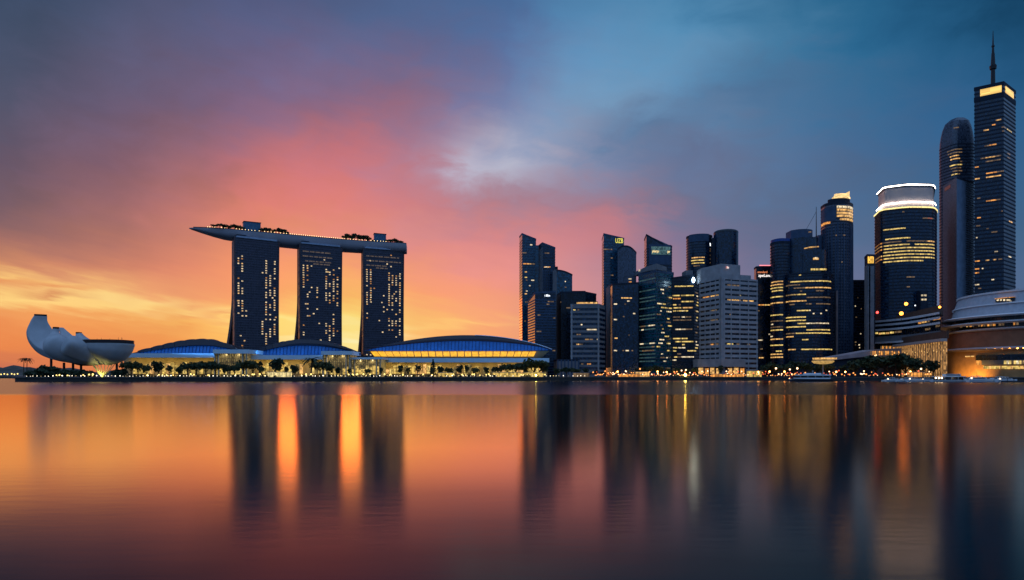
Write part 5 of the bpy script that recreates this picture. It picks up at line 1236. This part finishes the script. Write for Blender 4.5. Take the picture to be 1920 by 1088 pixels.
where = {1158:'left end of the business quay',1173:'second from the left on the business quay',1200:'before the teal tower',1233:'between the quay trees before the banded tower',1250:'with the strongest orange streak before the banded tower',1278:'left of the pair before the banded tower',1286:'right of the pair before the banded tower',1362:'before the left half of the pale corner office',1366:'beside the restaurant terrace',1422:'below the tower with white lettering',1443:'below the blue lobed tower',1455:'tallest below the blue lobed tower',1471:'left of the ferry bow',1481:'above the ferry bow',1495:'above the ferry cabin',1568:'just right of the ferry stern',1585:'left of the big quay trees',1620:'in the big dark quay trees',1707:'between big trees and moored yachts',1727:'before the brown banquet hall'}
for px, py, k in tall:
    q = on_shore(px, 9); h = {'BO':7.3,'QW':8.2,'QO':7.6}[k]; zt = Z(py, q.y)-GZ
    put(tm[k], 'street_lamp', q.x, q.y, GZ, f"tall {'orange' if k!='QW' else 'pale'} street lamp {where[px]}", 'street lamp', 'tall lamps on the business quay', max(.8,zt/h))
q = on_shore(1285, -1); put(lamp_mesh('jetty_lamp', 1.5, 1.3, BIGY), 'jetty_lamp', q.x, q.y, GZ, 'bright yellow lamp on the quay edge with the longest yellow reflection', 'lamp', None)
q = on_shore(1005, -1); put(lamp_mesh('jetty_lamp', 1.5, .7, BIGY), 'jetty_lamp', q.x, q.y, GZ, 'yellow lamp on the quay edge at the right end of the exhibition hall', 'lamp', None)
FS = lamp_mesh('shore_lamp', 4, 1.3, PROMY)
for i, px in enumerate((2,8,14,22,27,33,-8)): put(FS, 'shore_lamp', X(px,1420), 1420, GZ-1+i%2, 'yellow lamp on the far shore left of the museum', 'lamp', 'lamps on the far shore')
# parasols and kiosks among the lights
def kiosk(px, w, label, gm, back=7, h=4.6):
    q = on_shore(px, back); t = thing('kiosk', label, 'kiosk', (q.x,q.y,GZ)); W = w/F*q.y
    m = MB(); m.prism([(q.x-W/2-1,q.y-3.5),(q.x+W/2+1,q.y-3.5),(q.x+W/2+1,q.y+4),(q.x-W/2-1,q.y+4)], GZ+h, GZ+h+.6); m.build('roof', C_GREY, t)
    m = MB(); m.box(q.x-W/2,q.x+W/2,q.y,q.y+3,GZ,GZ+h); m.build('lit_front', gm, t)
    m = MB()
    for k in range(int(W/4)+2): x = q.x-W/2-.6+(W+1.2)*k/(int(W/4)+1); m.box(x-.15,x+.15,q.y-3,q.y-2.7,GZ,GZ+h)
    m.build('post', STEEL, t)
kiosk(523, 44, 'long low lit kiosk on the promenade before the second blue roof', emit('kiosk_yellow',(1,.78,.34),.95,.5), 9, 5)
kiosk(835, 26, 'lit kiosk on the promenade right of the conical tree', HGL, 9); kiosk(950, 52, 'wide lit kiosk on the promenade before the amber windows', HGL, 9, 5); kiosk(1000, 36, 'lit kiosk behind the largest promenade tree', HGL, 12, 5)
kiosk(1090, 30, 'pale lit kiosk on the quay left of the orange lamps', DIM, 9); kiosk(1205, 26, 'warm lit kiosk before the teal tower', WARM, 10, 6); kiosk(1365, 60, 'long orange lit kiosk at the water before the pale corner office', ORA, 3, 3.2); kiosk(1415, 26, 'amber lit kiosk right of the restaurant terrace', HGL, 10, 7); kiosk(1180, 40, 'orange lit kiosk at the left of the business quay', ORA, 6, 3.2); kiosk(1720, 18, 'small lit kiosk at the moored yachts', ORA, 5, 5)

# ------------------------------------------------------------------ boats
BW = stone('boat_white', (.78,.79,.82), .35, .05, .3, .5); BG = stone('boat_glass', (.01,.012,.018), .15, .1, .3, .7); BK = stone('boat_dark', (.03,.035,.05), .5)
def hull(m, L, B, D, fl=0.35):
    secs = []
    for i in range(11):
        t = i/10; x = -L/2+L*t; w = B/2*(1-max(0,(t-.55)/.45)**2*.97); z = D*(1+fl*max(0,t-.5)); secs.append([(x,-w,z),(x,-w*.8,.1),(x,0,-.35),(x,w*.8,.1),(x,w,z)])
    m.loft(secs)
def ferry():
    t = thing('ferry', 'white passenger ferry with a dark window band moored at the quay', 'ferry', (0,0,0))
    m = MB(); hull(m, 40, 9, 2.2); m.build('hull', BK, t)
    m = MB(); hull(m, 40.4, 9.2, .7); m.v = [(v[0],v[1],v[2]+1.6) for v in m.v]; m.build('rub_rail', BW, t)
    m = MB(); m.prism([(-17,-4),(13,-4),(16,0),(13,4),(-17,4)], 2.3, 3.4); m.build('lower_cabin', BW, t)
    m = MB(); m.prism([(-16.5,-3.9),(12.5,-3.9),(15,0),(12.5,3.9),(-16.5,3.9)], 3.4, 5.4, 0); m.build('window_band', BG, t)
    m = MB()
    for x in (-16.5,-10,-3,4,11): m.box(x-.15,x+.15,-4.05,4.05,3.35,5.5)
    m.build('window_pillar', BW, t)
    m = MB(); m.prism(rounded([(-18,-4.4),(12,-4.4),(15,0),(12,4.4),(-18,4.4)],1.5), 5.4, 6.6); m.build('roof', BW, t)
    m = MB(); m.prism([(-9,-2.6),(5,-2.6),(7,0),(5,2.6),(-9,2.6)], 6.6, 7.9); m.build('wheelhouse', BW, t)
    m = MB(); m.tube((-2,0,7.9),(-2,0,11),.15,.08,6); m.box(-3,-1,-.1,.1,9.6,9.8); m.build('mast', BW, t)
    m = MB(); m.ball((17.5,-2.6,4.2),1.5,8,6); m.build('bow_float', stone('float_red',(.4,.03,.04),.5), t)
    for x in (18.5, 14):
        m = MB(); m.ball((x,-4.2,2.6),.45,6,4); m.build('bow_lamp', emit('boat_lamp',(1,.3,.1),14,0,sample=True), t)
    return t
fb = ferry(); fb.location = (X(1520,655), 655, .3); fb.rotation_euler = (0,0,R(176))
def yacht(seed):
    r = random.Random(seed); t = thing('yacht', 'yacht', 'yacht', (0,0,0)); L = 17
    m = MB(); hull(m, L, 4.6, 1.7, .6); m.build('hull', BW, t)
    m = MB(); m.prism([(-6.5,-1.8),(2.5,-1.7),(4.5,0),(2.5,1.7),(-6.5,1.8)], 1.7, 2.9); m.build('cabin', BW, t)
    m = MB(); m.prism([(-6,-1.85),(2.2,-1.75),(4.2,0),(2.2,1.75),(-6,1.85)], 2.1, 2.65); m.build('window_band', BG, t)
    m = MB(); m.prism([(-5.5,-1.5),(0,-1.5),(0,1.5),(-5.5,1.5)], [3.7]*4, [3.95]*4)
    for x, y in ((-5.2,-1.3),(-5.2,1.3),(-.3,1.3),(-.3,-1.3)): m.box(x-.08,x+.08,y-.08,y+.08,2.9,3.7)
    m.build('flybridge', BW, t)
    m = MB(); m.tube((-2.5,0,3.9),(-2.5,0,6.2+seed),.09,.05,5); m.build('mast', STEEL, t)
    m = MB(); m.ball((-6.8,-1,2.6),.32,6,4); m.build('deck_light', emit('deck_light',(1,.7,.35),9,0), t)
    return t
ya, yb = yacht(1), yacht(4); used = set()
YL_ = [(1676,640,8,1.0,'small white yacht moored leftmost, nearest the big quay trees'),(1697,634,172,1.0,'white yacht moored second from the left beside the dark quay'),(1718,628,10,1.1,'white yacht before the brown banquet hall'),(1741,634,4,.9,'short white yacht left of the white houseboat'),(1838,604,3,1.35,'long low white yacht in front of the terracotta pavilion'),(1868,612,172,1.2,'white yacht second from the right end'),(1888,600,6,1.15,'white yacht nearest the dark pontoon at the right'),(1815,622,176,1.0,'white yacht half hidden by the long low yacht'),(1665,646,176,.7,'little white launch at the foot of the dark quay wall')]
for i, (px, Y, a, s, lab) in enumerate(YL_):
    pr = ya if i % 2 == 0 else yb
    o = pr if pr not in used else copy_tree(pr); used.add(pr)
    for k in ('group',): pass
    o.location = (X(px,Y),Y,.15); o.rotation_euler = (0,0,R(a)); o.scale = (s,s,s); tag(o, lab, 'yacht', 'yachts moored by the pavilion')
hb = thing('houseboat', 'white two-deck houseboat with lit rear deck beside the yachts', 'boat', (X(1782,618),618,.2))
hx = X(1782,618)
m = MB(); hull(m, 34, 7, 1.8); m.v = [(v[0]+hx,v[1]+618,v[2]+.2) for v in m.v]; m.build('hull', BW, hb)
m = MB(); m.box(hx-13,hx+10,615.2,620.8,2,4.6); m.build('lower_deck', BG, hb); m = MB(); m.box(hx-15,hx+12,614.6,621.4,4.6,5.2); m.build('awning', BW, hb)
m = MB(); m.box(hx-6,hx+8,615.8,620.2,5.2,7.2); m.build('upper_cabin', BW, hb); m = MB(); m.box(hx-5.5,hx+7.5,615.7,620.3,5.8,6.7); m.build('window_band', BG, hb)
for x in (-13,-7,-1,5,10):
    m = MB(); m.box(hx+x-.12,hx+x+.12,614.7,614.9,1.9,4.7); m.build('awning_post', BW, hb)
for x in (-15.5,-12.5,-10):
    m = MB(); m.ball((hx+x,614.3,3.6),.6,7,5); m.build('deck_light', emit('houseboat_light',(1,.68,.34),12,0,sample=True), hb)
pt = thing('pontoon', 'dark floating pontoon at the right edge of the water', 'pontoon', (X(1905,585),585,0))
m = MB(); m.box(X(1888,585),X(1960,585),582,592,-.5,1.2); m.build('deck', BK, pt); m = MB()
for k in range(6): m.tube((X(1890+k*12,582),582.5,-1),(X(1890+k*12,582),582.5,3.6),.25,.25,6)
m.build('pile', BK, pt)
# jetty wall segment with moored-boat fenders by the ferry
jt = thing('jetty', 'dark timber jetty on piles between the ferry and the yachts', 'jetty', (X(1605,668),668,0))
m = MB(); m.prism([XY(1562,672),XY(1662,656),(X(1662,656),668),(X(1562,672),684)], 2.3, 2.9); m.build('deck', BK, jt)
for k in range(11):
    px = 1563+k*9.8; Y = 672-16*(px-1562)/100; m = MB(); m.tube((X(px,Y),Y+.5,-1),(X(px,Y),Y+.5,3.4),.3,.3,7); m.build('pile', STEEL, jt)
m = MB(); m.prism([XY(1562,673.2),XY(1662,657.2),(X(1662,657.2),658),(X(1562,673.2),674)], 3.6, 3.8); m.build('rail', STEEL, jt)
